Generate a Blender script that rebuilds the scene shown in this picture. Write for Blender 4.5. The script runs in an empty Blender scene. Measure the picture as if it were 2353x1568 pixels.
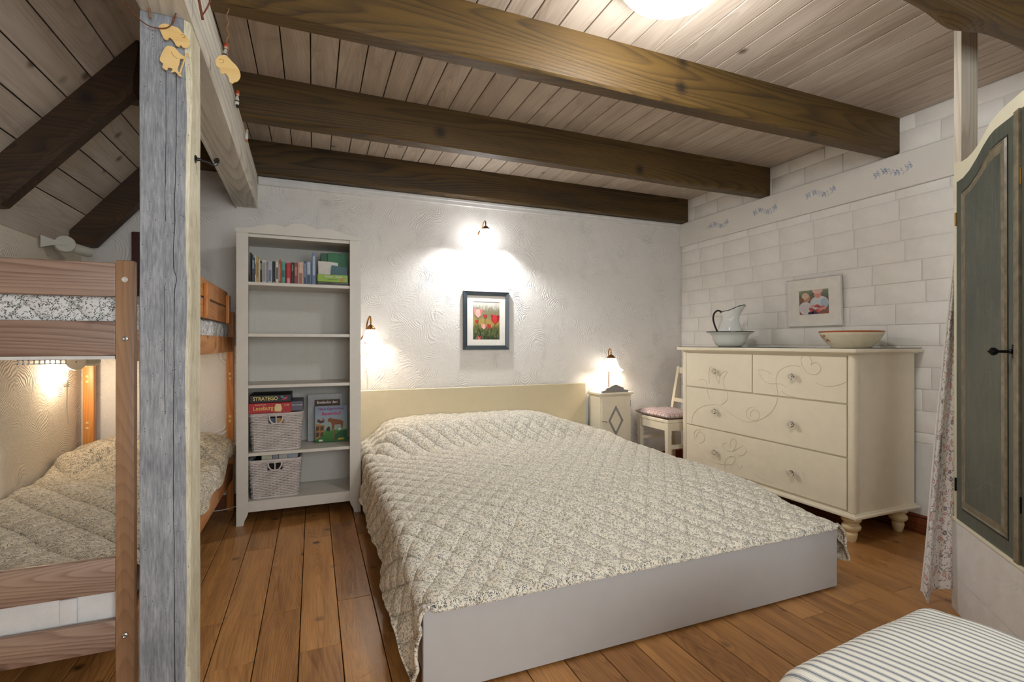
import bpy, bmesh, math, random
import numpy as np
from mathutils import Matrix, Vector, noise as mnoise
R = random.Random(7)
PI = math.pi
scene = bpy.context.scene
COL = scene.collection

# ---------------------------------------------------------------- camera, world, lights, exposure
cam_d = bpy.data.cameras.new('camera'); cam = bpy.data.objects.new('camera', cam_d); COL.objects.link(cam)
cam_d.sensor_width = 36.0; cam_d.lens = 1131.0 / 2353.0 * 36.0
cam_d.shift_y = 5.5 / 2353.0; cam_d.clip_start = 0.02
cam.location = (0, 0, 1.22); cam.rotation_euler = (PI / 2, 0, -math.radians(22.0))
scene.camera = cam
scene.view_settings.view_transform = 'Standard'; scene.view_settings.look = 'None'
scene.view_settings.exposure = 0.46; scene.view_settings.gamma = 1.0
scene.view_settings.use_curve_mapping = False
scene.cycles.use_denoising = True
scene.cycles.max_bounces = 5; scene.cycles.diffuse_bounces = 3; scene.cycles.glossy_bounces = 2; scene.cycles.transmission_bounces = 4
scene.cycles.use_adaptive_sampling = True; scene.cycles.adaptive_threshold = 0.06; scene.cycles.adaptive_min_samples = 12
scene.cycles.caustics_reflective = False; scene.cycles.caustics_refractive = False
scene.cycles.sample_clamp_indirect = 6.0

world = bpy.data.worlds.new('world'); scene.world = world; world.use_nodes = True
world.node_tree.nodes['Background'].inputs[0].default_value = (0.75, 0.87, 1.0, 1)
world.node_tree.nodes['Background'].inputs[1].default_value = 1.0

def area_light(name, loc, rot, sx, sy, power, col):
    d = bpy.data.lights.new(name, 'AREA'); d.shape = 'RECTANGLE'; d.size = sx; d.size_y = sy
    d.energy = power; d.color = col
    o = bpy.data.objects.new(name, d); o.location = loc; o.rotation_euler = rot; COL.objects.link(o)
    return o
def point_light(name, loc, power, col, r=0.02):
    d = bpy.data.lights.new(name, 'POINT'); d.energy = power; d.color = col; d.shadow_soft_size = r
    o = bpy.data.objects.new(name, d); o.location = loc; COL.objects.link(o)
    return o
# daylight through the two windows in the wall behind the camera
area_light('window_daylight', (0.75, -1.34, 1.5), (PI / 2, 0, 0), 1.9, 1.3, 46, (0.95, 0.98, 1.0))
WARM = (1.0, 0.84, 0.68)

# ---------------------------------------------------------------- geometry helpers (V, F) in world coordinates
def box(x0, x1, y0, y1, z0, z1, b=0.0, seg=1):
    bm = bmesh.new(); bmesh.ops.create_cube(bm, size=1.0)
    for v in bm.verts:
        v.co = Vector((x0 + (v.co.x + .5) * (x1 - x0), y0 + (v.co.y + .5) * (y1 - y0), z0 + (v.co.z + .5) * (z1 - z0)))
    if b > 0:
        bmesh.ops.bevel(bm, geom=list(bm.edges), offset=b, segments=seg, affect='EDGES', profile=0.5)
    bm.verts.index_update()
    V = [tuple(v.co) for v in bm.verts]; F = [tuple(v.index for v in f.verts) for f in bm.faces]
    bm.free(); return V, F
def join(*parts):
    V = []; F = []
    for v, f in parts:
        n = len(V); V += list(v); F += [tuple(i + n for i in t) for t in f]
    return V, F
def xf(vf, M):
    return [tuple(M @ Vector(v)) for v in vf[0]], vf[1]
def rz(vf, a, c=(0, 0, 0)):
    return xf(vf, Matrix.Translation(c) @ Matrix.Rotation(a, 4, 'Z') @ Matrix.Translation(-Vector(c)))
def lathe(prof, c=(0, 0, 0), n=32, fn=None, cap=True):
    V = []; F = []
    for i, (r, z) in enumerate(prof):
        for k in range(n):
            a = 2 * PI * k / n; rr, zz = r, z
            if fn: rr, zz = fn(i, a, r, z)
            V.append((c[0] + rr * math.cos(a), c[1] + rr * math.sin(a), c[2] + zz))
    for i in range(len(prof) - 1):
        for k in range(n):
            k2 = (k + 1) % n
            F.append((i * n + k, i * n + k2, (i + 1) * n + k2, (i + 1) * n + k))
    if cap:
        if prof[0][0] > 1e-6: F.append(tuple(range(n))[::-1])
        if prof[-1][0] > 1e-6: F.append(tuple((len(prof) - 1) * n + k for k in range(n)))
    return V, F
def cr(pts, n=8, closed=False):
    P = [Vector(p) for p in pts]; out = []; m = len(P)
    rng = range(m) if closed else range(m - 1)
    for i in rng:
        p0 = P[(i - 1) % m] if (closed or i > 0) else P[0] * 2 - P[1]
        p1 = P[i]; p2 = P[(i + 1) % m]
        p3 = P[(i + 2) % m] if (closed or i + 2 < m) else P[-1] * 2 - P[-2]
        for k in range(n):
            t = k / n
            out.append(0.5 * ((2 * p1) + (p2 - p0) * t + (2 * p0 - 5 * p1 + 4 * p2 - p3) * t * t + (3 * p1 - p0 - 3 * p2 + p3) * t ** 3))
    if not closed: out.append(P[-1].copy())
    return out
def tube(pts, r, n=8, closed=False, taper=None):
    P = [Vector(p) for p in pts]; m = len(P); V = []; F = []
    prev = None
    for i in range(m):
        if closed: t = P[(i + 1) % m] - P[i - 1]
        else: t = P[min(i + 1, m - 1)] - P[max(i - 1, 0)]
        t = t.normalized() if t.length > 1e-9 else Vector((0, 0, 1))
        if prev is None:
            a = Vector((0, 0, 1)) if abs(t.z) < .9 else Vector((1, 0, 0))
            u = (a - t * a.dot(t)).normalized()
        else:
            u = (prev - t * prev.dot(t)).normalized()
        prev = u; w = t.cross(u)
        rr = taper(i / max(m - 1, 1)) * r if taper else r
        for k in range(n):
            q = 2 * PI * k / n; V.append(tuple(P[i] + (u * math.cos(q) + w * math.sin(q)) * rr))
    for i in range(m if closed else m - 1):
        j = (i + 1) % m
        for k in range(n):
            k2 = (k + 1) % n; F.append((i * n + k, i * n + k2, j * n + k2, j * n + k))
    if not closed:
        F.append(tuple(range(n))[::-1]); F.append(tuple((m - 1) * n + k for k in range(n)))
    return V, F
def prism(poly, a0, a1, axis='y'):
    n = len(poly); V = []
    for a in (a0, a1):
        for p, q in poly:
            V.append({'y': (p, a, q), 'x': (a, p, q), 'z': (p, q, a)}[axis])
    F = [tuple(range(n))[::-1], tuple(range(n, 2 * n))]
    for i in range(n):
        j = (i + 1) % n; F.append((i, j, n + j, n + i))
    return V, F
def bar(p0, p1, w, d, up=(0, 0, 1)):
    """square bar between two points; w across, d along the 'up' side"""
    p0, p1 = Vector(p0), Vector(p1); t = (p1 - p0).normalized(); u = Vector(up)
    u = (u - t * u.dot(t)).normalized(); s = t.cross(u); V = []
    for p in (p0, p1):
        for a, b in ((-1, -1), (1, -1), (1, 1), (-1, 1)):
            V.append(tuple(p + s * (a * w / 2) + u * (b * d / 2)))
    return V, [(3, 2, 1, 0), (4, 5, 6, 7), (0, 1, 5, 4), (1, 2, 6, 5), (2, 3, 7, 6), (3, 0, 4, 7)]
def sm(t):
    t = max(0.0, min(1.0, t)); return t * t * (3 - 2 * t)
def nz(*p): return mnoise.noise(Vector(p))

# ---------------------------------------------------------------- object helpers
WL = {}
def mk(name, vf, mat, parent=None, smooth=False, uv=None, origin=None, kind=None, ang=0.7):
    V, F = vf; A = np.array(V, dtype=float)
    if origin is None:
        lo, hi = A.min(0), A.max(0); origin = np.array([(lo[0] + hi[0]) / 2, (lo[1] + hi[1]) / 2, lo[2]])
    origin = np.array(origin, dtype=float)
    me = bpy.data.meshes.new(name); me.from_pydata((A - origin).tolist(), [], F)
    me.materials.append(mat)
    if smooth:
        me.polygons.foreach_set('use_smooth', [True] * len(me.polygons))
        try: me.set_sharp_from_angle(angle=ang)
        except Exception: pass
    if uv is not None:
        L = me.uv_layers.new(name='UVMap')
        idx = np.empty(len(me.loops), dtype=np.int32); me.loops.foreach_get('vertex_index', idx)
        L.data.foreach_set('uv', np.array(uv, dtype=np.float32)[idx].ravel())
    me.update()
    o = bpy.data.objects.new(name, me); COL.objects.link(o)
    put(o, origin, parent)
    if kind: o['kind'] = kind
    return o
def put(o, origin, parent):
    origin = np.array(origin, dtype=float)
    if parent is not None:
        o.parent = parent; o.location = origin - WL[parent.name]
    else: o.location = origin
    WL[o.name] = origin
def inst(src, name, origin, parent, rot=None):
    o = bpy.data.objects.new(name, src.data); COL.objects.link(o); put(o, origin, parent)
    if rot: o.rotation_euler = rot
    return o
def tag(o, label, cat, group=None):
    o['label'] = label; o['category'] = cat
    if group: o['group'] = group
    return o
def thing(name, label, cat, loc, group=None):
    o = bpy.data.objects.new(name, None); COL.objects.link(o); o.empty_display_size = 0.1
    put(o, loc, None); return tag(o, label, cat, group)
def struct(o): o['kind'] = 'structure'; return o
def text(name, s, size, M, mat, parent, ext=0.0004, align='CENTER', sx=1.0, bold=0.0):
    cu = bpy.data.curves.new(name, 'FONT'); cu.body = s; cu.size = size; cu.extrude = ext
    cu.align_x = align; cu.align_y = 'CENTER'; cu.offset = bold; cu.resolution_u = 3
    t = bpy.data.objects.new(name + '_tmp', cu); COL.objects.link(t)
    dg = bpy.context.evaluated_depsgraph_get(); dg.update()
    me = bpy.data.meshes.new_from_object(t.evaluated_get(dg))
    V = [tuple(M @ Vector((v.co.x * sx, v.co.y, v.co.z))) for v in me.vertices]; F = [tuple(p.vertices) for p in me.polygons]
    bpy.data.objects.remove(t); bpy.data.curves.remove(cu); bpy.data.meshes.remove(me)
    return mk(name, (V, F), mat, parent)
def frameM(o, x, y):
    x = Vector(x).normalized(); y = Vector(y).normalized(); z = x.cross(y)
    M = Matrix((x, y, z)).transposed().to_4x4(); M.translation = Vector(o); return M

# ---------------------------------------------------------------- material helpers
def srgb(c):
    c = [v / 255.0 for v in c]
    return tuple(v / 12.92 if v <= .04045 else ((v + .055) / 1.055) ** 2.4 for v in c) + (1.0,)
class NT:
    def __init__(s, name):
        s.m = bpy.data.materials.new(name); s.m.use_nodes = True; s.t = s.m.node_tree
        s.b = s.t.nodes['Principled BSDF']
    def n(s, typ, props=None, **kw):
        nd = s.t.nodes.new(typ)
        for k, v in (props or {}).items(): setattr(nd, k, v)
        for k, v in kw.items():
            k2 = int(k[1:]) if k[0] == 'i' and k[1:].isdigit() else k.replace('_', ' ')
            s.set(nd, k2, v)
        return nd
    def set(s, nd, k, v):
        i = nd.inputs[k]
        if isinstance(v, bpy.types.NodeSocket): s.t.links.new(v, i)
        elif isinstance(v, bpy.types.Node): s.t.links.new(v.outputs[0], i)
        else: i.default_value = v
    def mt(s, op, a, b=None, c=None, clamp=False):
        nd = s.t.nodes.new('ShaderNodeMath'); nd.operation = op; nd.use_clamp = clamp
        s.set(nd, 0, a)
        if b is not None: s.set(nd, 1, b)
        if c is not None: s.set(nd, 2, c)
        return nd.outputs[0]
    def vm(s, op, a, b=None, sc=None):
        nd = s.t.nodes.new('ShaderNodeVectorMath'); nd.operation = op; s.set(nd, 0, a)
        if b is not None: s.set(nd, 1, b)
        if sc is not None: s.set(nd, 'Scale', sc)
        return nd.outputs['Value'] if op in ('LENGTH', 'DOT_PRODUCT', 'DISTANCE') else nd.outputs[0]
    def ramp(s, fac, stops, interp='LINEAR'):
        nd = s.t.nodes.new('ShaderNodeValToRGB'); nd.color_ramp.interpolation = interp
        e = nd.color_ramp.elements
        while len(e) < len(stops): e.new(0.5)
        for el, (p, c) in zip(e, stops):
            el.position = p; el.color = c if len(c) == 4 else tuple(c) + (1,)
        s.set(nd, 0, fac); return nd.outputs[0]
    def mix(s, fac, a, b, mode='MIX'):
        nd = s.t.nodes.new('ShaderNodeMix'); nd.data_type = 'RGBA'; nd.blend_type = mode
        s.set(nd, 0, fac); s.set(nd, 6, a); s.set(nd, 7, b); return nd.outputs[2]
    def noise(s, vec, scale, detail=3.0, rough=.55, dist=0.0, out=0):
        nd = s.n('ShaderNodeTexNoise', Scale=scale, Detail=detail, Roughness=rough, Distortion=dist)
        if vec is not None: s.set(nd, 'Vector', vec)
        return nd.outputs[out]
    def coord(s, which='Object'): return s.t.nodes.new('ShaderNodeTexCoord').outputs[which]
    def rnd(s): return s.t.nodes.new('ShaderNodeObjectInfo').outputs['Random']
    def bump(s, h, strength=.3, dist=.01):
        nd = s.n('ShaderNodeBump', Strength=strength, Distance=dist, Height=h); s.set(s.b, 'Normal', nd); return nd
    def fin(s, col, rough=.5, **kw):
        s.set(s.b, 'Base Color', col); s.set(s.b, 'Roughness', rough)
        for k, v in kw.items(): s.set(s.b, k.replace('_', ' '), v)
        return s.m

def paint(name, col, rough=.5, bump=.0, var=.04, metal=0.0, nscale=14.0, **kw):
    t = NT(name); c = srgb(col); co = t.coord()
    n = t.noise(co, nscale, 4)
    c2 = tuple(max(0, v * (1 - var * 2.2)) for v in c[:3]) + (1,)
    colr = t.mix(t.ramp(n, [(.35, (0, 0, 0)), (.7, (1, 1, 1))]), c2, c)
    if bump: t.bump(t.noise(co, 160, 3), bump, .002)
    return t.fin(colr, rough, Metallic=metal, **kw)

def wood(name, light, dark, axis='y', rough=.5, fig=7.0, knot=.25, kcol=(50, 28, 14), ring=1.0, rvar=.18, bump=.15, knotscale=5.0, coat=0.0, warp=.05, seed=0.0, fine=1.0, rw=1.0):
    t = NT(name); co = t.coord(); rn = t.rnd()
    off = t.vm('SCALE', (3.17 + seed, 7.31, 5.53), sc=t.mt('MULTIPLY', rn, 9.0))
    p = t.vm('ADD', co, off)
    ax = {'x': 0, 'y': 1, 'z': 2}[axis]
    sc = [1.0, 1.0, 1.0]; sc[ax] = .09
    st = t.vm('MULTIPLY', p, tuple(sc))
    wn = t.noise(st, 4.0, 2, .5, 0, 1)
    st2 = t.vm('ADD', st, t.vm('SCALE', t.vm('SUBTRACT', wn, (.5, .5, .5)), sc=warp))
    big = t.noise(st2, fig, 4, .6)
    rg = t.mt('FRACT', t.mt('MULTIPLY', t.noise(st2, 3.2, 1.5, .35), 46.0 * ring))
    rg = t.mt('MULTIPLY', t.mt('POWER', rg, 2.2), t.ramp(rg, [(.86, (1, 1, 1)), (1.0, (0, 0, 0))]))
    sc3 = [1.0, 1.0, 1.0]; sc3[ax] = .025
    fn = t.noise(t.vm('MULTIPLY', p, tuple(sc3)), 210.0, 2, .6)
    f = t.mt('ADD', t.mt('MULTIPLY', big, .55), t.mt('ADD', t.mt('MULTIPLY', rg, .30 * rw), t.mt('MULTIPLY', fn, .22 * fine)))
    f = t.mt('ADD', f, t.mt('MULTIPLY', t.mt('SUBTRACT', rn, .5), rvar))
    ld, dk = srgb(light), srgb(dark)
    col = t.ramp(f, [(.30, ld), (.72, dk)])
    if knot > 0:
        vo = t.n('ShaderNodeTexVoronoi', Scale=knotscale, Vector=p)
        keep = t.mt('LESS_THAN', t.n('ShaderNodeSeparateColor', Color=vo.outputs['Color']).outputs[0], knot)
        d = t.mt('ADD', vo.outputs['Distance'], t.mt('MULTIPLY', t.mt('SUBTRACT', t.noise(p, 60, 2), .5), .05))
        k = t.mt('MULTIPLY', t.ramp(d, [(.05, (1, 1, 1)), (.10, (.55, .55, .55)), (.17, (0, 0, 0))]), keep)
        col = t.mix(t.mt('MULTIPLY', k, .85), col, srgb(kcol))
    if bump: t.bump(fn, bump * 1.2, .002)
    kw = {}
    if coat: kw = dict(Coat_Weight=coat, Coat_Roughness=.25)
    return t.fin(col, rough, **kw)

def plaster(name, col, cell=5.0, strength=.5, lines=430.0):
    t = NT(name); co = t.coord()
    wv = t.vm('SCALE', t.vm('SUBTRACT', t.noise(co, 3.0, 2, .5, 0, 1), (.5, .5, .5)), sc=.2)
    p = t.vm('ADD', co, wv)
    tot = None
    for sd, cs in ((0.0, cell), (11.3, cell * .62)):
        q = t.vm('ADD', p, (sd, sd * .7, sd * .3))
        vo = t.n('ShaderNodeTexVoronoi', Scale=cs, Vector=q, Randomness=1.0)
        off = t.vm('SCALE', t.vm('SUBTRACT', vo.outputs['Color'], (.5, .5, .5)), sc=.55 / cs * 2)
        dd = t.vm('DISTANCE', q, t.vm('ADD', vo.outputs['Position'], off))
        dd = t.mt('ADD', dd, t.mt('MULTIPLY', t.noise(co, 25, 2), .012))
        s = t.mt('POWER', t.mt('MULTIPLY_ADD', t.mt('SINE', t.mt('MULTIPLY', dd, lines * (1.25 if sd else 1.0))), .5, .5), 1.6)
        msk = t.mt('MULTIPLY', t.ramp(t.noise(q, 6.5 + sd * .1, 2), [(.43, (0, 0, 0)), (.62, (1, 1, 1))]), t.ramp(vo.outputs['Distance'], [(.25, (1, 1, 1)), (.75, (0, 0, 0))]))
        s = t.mt('MULTIPLY', s, msk)
        tot = s if tot is None else t.mt('ADD', tot, t.mt('MULTIPLY', s, .7))
    h = t.mt('ADD', tot, t.mt('ADD', t.mt('MULTIPLY', t.noise(co, 70, 4, .7), .8), t.mt('MULTIPLY', t.noise(co, 9, 3), .8)))
    t.bump(h, strength, .0045)
    c = srgb(col); c2 = tuple(v * .93 for v in c[:3]) + (1,)
    return t.fin(t.mix(t.noise(co, 6, 4), c2, c), .85)

def flower_mask(t, uv, scale, rad, petals=5.0, keep=.8, depth=.4, seed=0.0):
    q = t.vm('ADD', uv, (seed, seed * 1.7, 0))
    vo = t.n('ShaderNodeTexVoronoi', props=dict(voronoi_dimensions='2D'), Scale=scale, Vector=q, Randomness=.95)
    loc = t.vm('SUBTRACT', q, vo.outputs['Position'])
    sx = t.n('ShaderNodeSeparateXYZ', Vector=loc)
    L = t.vm('LENGTH', t.n('ShaderNodeCombineXYZ', X=sx.outputs[0], Y=sx.outputs[1]))
    cs = t.n('ShaderNodeSeparateColor', Color=vo.outputs['Color'])
    ang = t.mt('ADD', t.mt('ARCTAN2', sx.outputs[1], sx.outputs[0]), t.mt('MULTIPLY', cs.outputs[0], 6.283))
    rr = t.mt('MULTIPLY', t.mt('MULTIPLY_ADD', t.mt('COSINE', t.mt('MULTIPLY', ang, petals)), depth, 1 - depth), rad)
    rr = t.mt('MULTIPLY', rr, t.mt('MULTIPLY_ADD', cs.outputs[1], .5, .7))
    m = t.mt('MULTIPLY', t.mt('LESS_THAN', L, rr), t.mt('LESS_THAN', cs.outputs[2], keep))
    return m, cs.outputs[1], L
def floral(name, base, cols, dens=1.0, base2=None, quilt=.093):
    t = NT(name); uv = t.coord('UV')
    uv = t.vm('ADD', uv, t.vm('SCALE', t.vm('SUBTRACT', t.noise(uv, 30, 1, .5, 0, 1), (.5, .5, .5)), sc=.012))
    b = srgb(base); col = t.mix(t.noise(uv, 4, 3), srgb(base2 or base), b)
    for i, (sc, rad, pet, keep, dep) in enumerate(((75 * dens, .0052 / dens, 2.0, .75, .66), (105 * dens, .0031 / dens, 3.0, .7, .55), (50 * dens, .0080 / dens, 5.0, .74, .48))):
        m, r, L = flower_mask(t, uv, sc, rad, pet, keep, dep, seed=i * 3.1)
        c = t.ramp(r, [(0.0, srgb(cols[0])), (.45, srgb(cols[1])), (.8, srgb(cols[2])), (1.0, srgb(cols[3]))])
        if pet == 5.0: c = t.mix(t.mt('LESS_THAN', L, rad * .22), c, b)
        col = t.mix(t.mt('MULTIPLY', m, .92), col, c)
    u0 = t.n('ShaderNodeSeparateXYZ', Vector=t.coord('UV'))
    ga = t.mt('DIVIDE', t.mt('ADD', t.mt('MULTIPLY', u0.outputs[0], .78), t.mt('MULTIPLY', u0.outputs[1], .62)), quilt)
    gb = t.mt('DIVIDE', t.mt('SUBTRACT', t.mt('MULTIPLY', u0.outputs[0], .78), t.mt('MULTIPLY', u0.outputs[1], .62)), quilt)
    hh = None
    for g, wgt in ((ga, 1.0), (gb, .65)):
        s = t.mt('MULTIPLY', t.mt('POWER', t.mt('ABSOLUTE', t.mt('SINE', t.mt('MULTIPLY', g, PI))), .4), wgt)
        hh = s if hh is None else t.mt('ADD', hh, s)
    hh = t.mt('ADD', hh, t.mt('MULTIPLY', t.noise(t.coord('UV'), 45, 3), .35))
    t.bump(hh, .8, .014)
    return t.fin(col, .85, Sheen_Weight=.1)

# ---------------------------------------------------------------- materials
M = {}
M['floor'] = wood('pine_floor', (190, 136, 78), (122, 78, 38), 'y', .38, fig=22, ring=2.2, knot=.6, kcol=(44, 24, 12), rvar=.16, bump=.08, knotscale=5.5, coat=.1, rw=.55, fine=1.7)
M['under'] = paint('dark_subfloor', (38, 24, 16), .9)
M['ceil'] = wood('limed_pine_ceiling', (208, 194, 178), (156, 136, 118), 'y', .6, fig=14, knot=.42, kcol=(96, 74, 58), rvar=.13, bump=.12, knotscale=4.6, rw=.5)
M['gap'] = paint('dark_gap', (46, 34, 26), .9)
M['beam'] = wood('dark_stained_beam', (96, 72, 30), (36, 25, 12), 'x', .55, fig=12, knot=.34, kcol=(20, 13, 8), rvar=.1, bump=.3, knotscale=3.2)
M['rafter'] = wood('dark_stained_rafter', (74, 50, 26), (32, 21, 13), 'x', .6, fig=12, knot=.3, kcol=(20, 13, 8), rvar=.1, bump=.3, knotscale=3.2)
M['plaster'] = plaster('trowelled_plaster', (233, 228, 221), strength=.85)
M['plasterL'] = plaster('trowelled_plaster_left', (233, 220, 200), cell=4.0, lines=480, strength=.6)
M['brick'] = paint('painted_brick', (243, 239, 232), .7, .35, .03, nscale=9)
M['joint'] = paint('painted_joint', (236, 232, 225), .85, .3)
M['ledge'] = plaster('painted_ring_beam', (235, 230, 222), cell=9, strength=.18, lines=300)
M['white'] = paint('white_paint', (228, 226, 222), .45, .03)
M['whitewall'] = paint('white_wall', (226, 224, 220), .8, .2)
M['purlin'] = wood('white_washed_purlin', (230, 224, 210), (176, 170, 158), 'y', .6, fig=14, knot=.12, kcol=(120, 108, 92), rvar=.02, bump=.5, ring=.6)
M['skirt'] = wood('red_brown_skirting', (142, 78, 42), (86, 42, 22), 'y', .4, knot=.05)
M['cream'] = paint('cream_lacquer', (235, 224, 199), .38, .0, .02)
M['shelf'] = paint('ivory_lacquer', (216, 210, 198), .42, .0, .02)
M['bedwhite'] = paint('bed_lacquer', (190, 188, 185), .42, .0, .015)
M['head'] = paint('headboard_lacquer', (212, 197, 162), .4, .0, .015)
M['brass'] = paint('aged_brass', (150, 108, 58), .32, 0, .1, metal=1.0)
M['black'] = paint('black_enamel', (20, 19, 20), .25)
M['steel'] = paint('steel', (190, 190, 188), .3, 0, .05, metal=1.0)
M['gold'] = paint('gold_hinge', (190, 150, 80), .3, 0, .05, metal=1.0)
M['plastic'] = paint('white_plastic', (226, 222, 212), .35)
M['lampgrey'] = paint('beige_lamp_metal', (205, 200, 186), .4)
M['enamel'] = paint('white_enamel', (232, 234, 230), .12, 0, .01)
M['ceramic'] = paint('cream_ceramic', (232, 222, 196), .15, 0, .02)
M['orange'] = paint('orange_glaze', (182, 92, 40), .2)
M['pine'] = wood('bunk_pine', (216, 152, 88), (172, 104, 52), 'y', .42, fig=14, knot=.4, kcol=(92, 44, 18), rvar=.08, bump=.08)
M['pinex'] = wood('bunk_pine_grey', (172, 144, 124), (104, 74, 60), 'x', .45, fig=10, knot=.5, kcol=(52, 26, 18), rvar=.08, bump=.08, ring=1.3, rw=.9, fine=.8, warp=.16)
M['pinez'] = wood('bunk_pine_post', (176, 138, 104), (128, 92, 64), 'z', .45, fig=14, ring=2.0, rw=.6, knot=.5, kcol=(70, 30, 22), rvar=.1, bump=.08)
M['pineo'] = wood('bunk_pine_orange', (222, 150, 80), (180, 108, 48), 'z', .4, fig=14, knot=.2, kcol=(92, 44, 18), rvar=.1, bump=.08)
M['ply'] = wood('plywood', (240, 206, 140), (226, 184, 112), 'x', .6, fig=6, knot=.0, rvar=.05, bump=.05)
M['plyline'] = paint('burnt_line', (150, 104, 54), .7)
M['glass'] = NT('clear_crystal'); M['glass'] = M['glass'].fin((1, .97, .95, 1), .03, Transmission_Weight=1.0, IOR=1.45)
M['quilt'] = floral('floral_quilt', (230, 222, 206), ((44, 52, 66), (74, 82, 94), (96, 94, 74), (132, 118, 84)), base2=(220, 211, 190), dens=1.22)
M['quiltb'] = floral('floral_quilt_bunk', (222, 212, 190), ((40, 46, 56), (70, 72, 76), (88, 80, 62), (120, 100, 70)), base2=(206, 192, 166), quilt=.15)
M['quiltw'] = floral('floral_sheet_white', (232, 231, 228), ((44, 50, 52), (78, 84, 84), (70, 92, 62), (110, 112, 104)), dens=1.0, base2=(226, 226, 226))
M['mattress'] = paint('white_mattress', (232, 231, 228), .9, .4)
M['knob'] = paint('dark_iron', (24, 22, 22), .3, metal=.6)
M['pages'] = paint('paper_pages', (226, 218, 200), .9)
M['paperw'] = paint('white_card', (236, 232, 222), .8)
M['cordw'] = paint('white_cord', (224, 216, 204), .5)
M['twine'] = paint('jute_twine', (150, 108, 70), .9)
M['twig'] = paint('brown_twig', (112, 62, 36), .8)
M['stencil'] = paint('blue_stencil_paint', (188, 196, 212), .8)
M['grey'] = paint('grey_paint', (148, 144, 138), .5)
M['wicker'] = paint('white_wicker', (216, 206, 200), .75, .4, .08)
M['dark'] = paint('dark_interior', (28, 26, 26), .9)
def ribbed():
    t = NT('ribbed_back_panel'); co = t.n('ShaderNodeSeparateXYZ', Vector=t.coord())
    t.bump(t.mt('SINE', t.mt('MULTIPLY', co.outputs[0], 1300.0)), .35, .001)
    return t.fin(srgb((210, 206, 196)), .5)
M['ribbed'] = ribbed()
M['grooveshade'] = paint('groove_shade_cream', (216, 205, 180), .5)  # darker cream for raised scroll lines; shade of routed grooves put into the colour

def post_mat():
    t = NT('weathered_grey_post'); co = t.coord()
    sep = t.n('ShaderNodeSeparateXYZ', Vector=t.n('ShaderNodeNewGeometry').outputs['True Normal'])
    st = t.vm('MULTIPLY', co, (1, 1, .11))
    fine = t.noise(st, 220, 3, .65); mid = t.noise(st, 40, 4, .6, .4)
    blot = t.noise(co, 5, 4, .6)
    f = t.mt('ADD', t.mt('MULTIPLY', fine, .45), t.mt('ADD', t.mt('MULTIPLY', mid, .3), t.mt('MULTIPLY', blot, .35)))
    col = t.ramp(f, [(.36, srgb((100, 104, 110))), (.52, srgb((138, 142, 147))), (.72, srgb((180, 183, 186)))])
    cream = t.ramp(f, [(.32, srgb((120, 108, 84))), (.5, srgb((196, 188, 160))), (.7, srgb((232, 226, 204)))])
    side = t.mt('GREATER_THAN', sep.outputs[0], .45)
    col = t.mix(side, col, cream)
    vo = t.n('ShaderNodeTexVoronoi', Scale=150.0, Vector=t.vm('MULTIPLY', co, (1, 1, .7)))
    hole = t.mt('MULTIPLY', t.mt('LESS_THAN', vo.outputs['Distance'], .16), t.mt('LESS_THAN', t.n('ShaderNodeSeparateColor', Color=vo.outputs['Color']).outputs[0], .22))
    hole = t.mt('MULTIPLY', hole, t.mt('GREATER_THAN', blot, .46))
    col = t.mix(hole, col, srgb((30, 28, 28)))
    t.bump(t.mt('SUBTRACT', f, t.mt('MULTIPLY', hole, .5)), .6, .004)
    return t.fin(col, .7)
M['post'] = post_mat()
def door_mat():
    t = NT('grey_green_glaze'); co = t.coord(); st = t.vm('MULTIPLY', co, (1, 1, .06))
    f = t.mt('ADD', t.mt('MULTIPLY', t.noise(st, 90, 3), .5), t.mt('MULTIPLY', t.noise(co, 3, 3), .5))
    col = t.ramp(f, [(.30, srgb((68, 74, 66))), (.52, srgb((86, 91, 82))), (.75, srgb((108, 106, 95)))])
    t.bump(t.noise(st, 120, 2), .15, .002); return t.fin(col, .42)
M['door'] = door_mat()
M['doormould'] = paint('worn_moulding', (142, 132, 110), .4, 0, .2, nscale=30)
M['doordark'] = paint('door_shadow_line', (26, 28, 24), .5)
M['wardrobe'] = paint('cream_wardrobe', (238, 232, 206), .5, .0, .02)
def stripes_mat():
    t = NT('ticking_stripe'); uv = t.n('ShaderNodeSeparateXYZ', Vector=t.coord('UV'))
    f = t.mt('FRACT', t.mt('DIVIDE', uv.outputs[0], .0245))
    w = t.mt('LESS_THAN', t.mt('ABSOLUTE', t.mt('SUBTRACT', f, .5)), .13)
    th = t.mt('LESS_THAN', t.mt('ABSOLUTE', t.mt('SUBTRACT', t.mt('ABSOLUTE', t.mt('SUBTRACT', f, .5)), .215)), .028)
    col = t.mix(t.mt('MAXIMUM', w, t.mt('MULTIPLY', th, .8)), srgb((232, 229, 216)), srgb((134, 138, 144)))
    t.bump(t.noise(t.coord('UV'), 500, 2), .2, .002); return t.fin(col, .85)
M['stripe'] = stripes_mat()
def plaid_mat():
    t = NT('plaid_cushion'); uv = t.n('ShaderNodeSeparateXYZ', Vector=t.coord('UV')); col = srgb((206, 196, 188))
    for ax in (0, 1):
        f = t.mt('FRACT', t.mt('DIVIDE', uv.outputs[ax], .052))
        a = t.mt('LESS_THAN', t.mt('ABSOLUTE', t.mt('SUBTRACT', f, .3)), .13); b = t.mt('LESS_THAN', t.mt('ABSOLUTE', t.mt('SUBTRACT', f, .75)), .12)
        col = t.mix(t.mt('MULTIPLY', a, .42), col, srgb((196, 100, 80))); col = t.mix(t.mt('MULTIPLY', b, .7), col, srgb((96, 108, 128)))
    return t.fin(col, .9)
M['plaid'] = plaid_mat()
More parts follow.
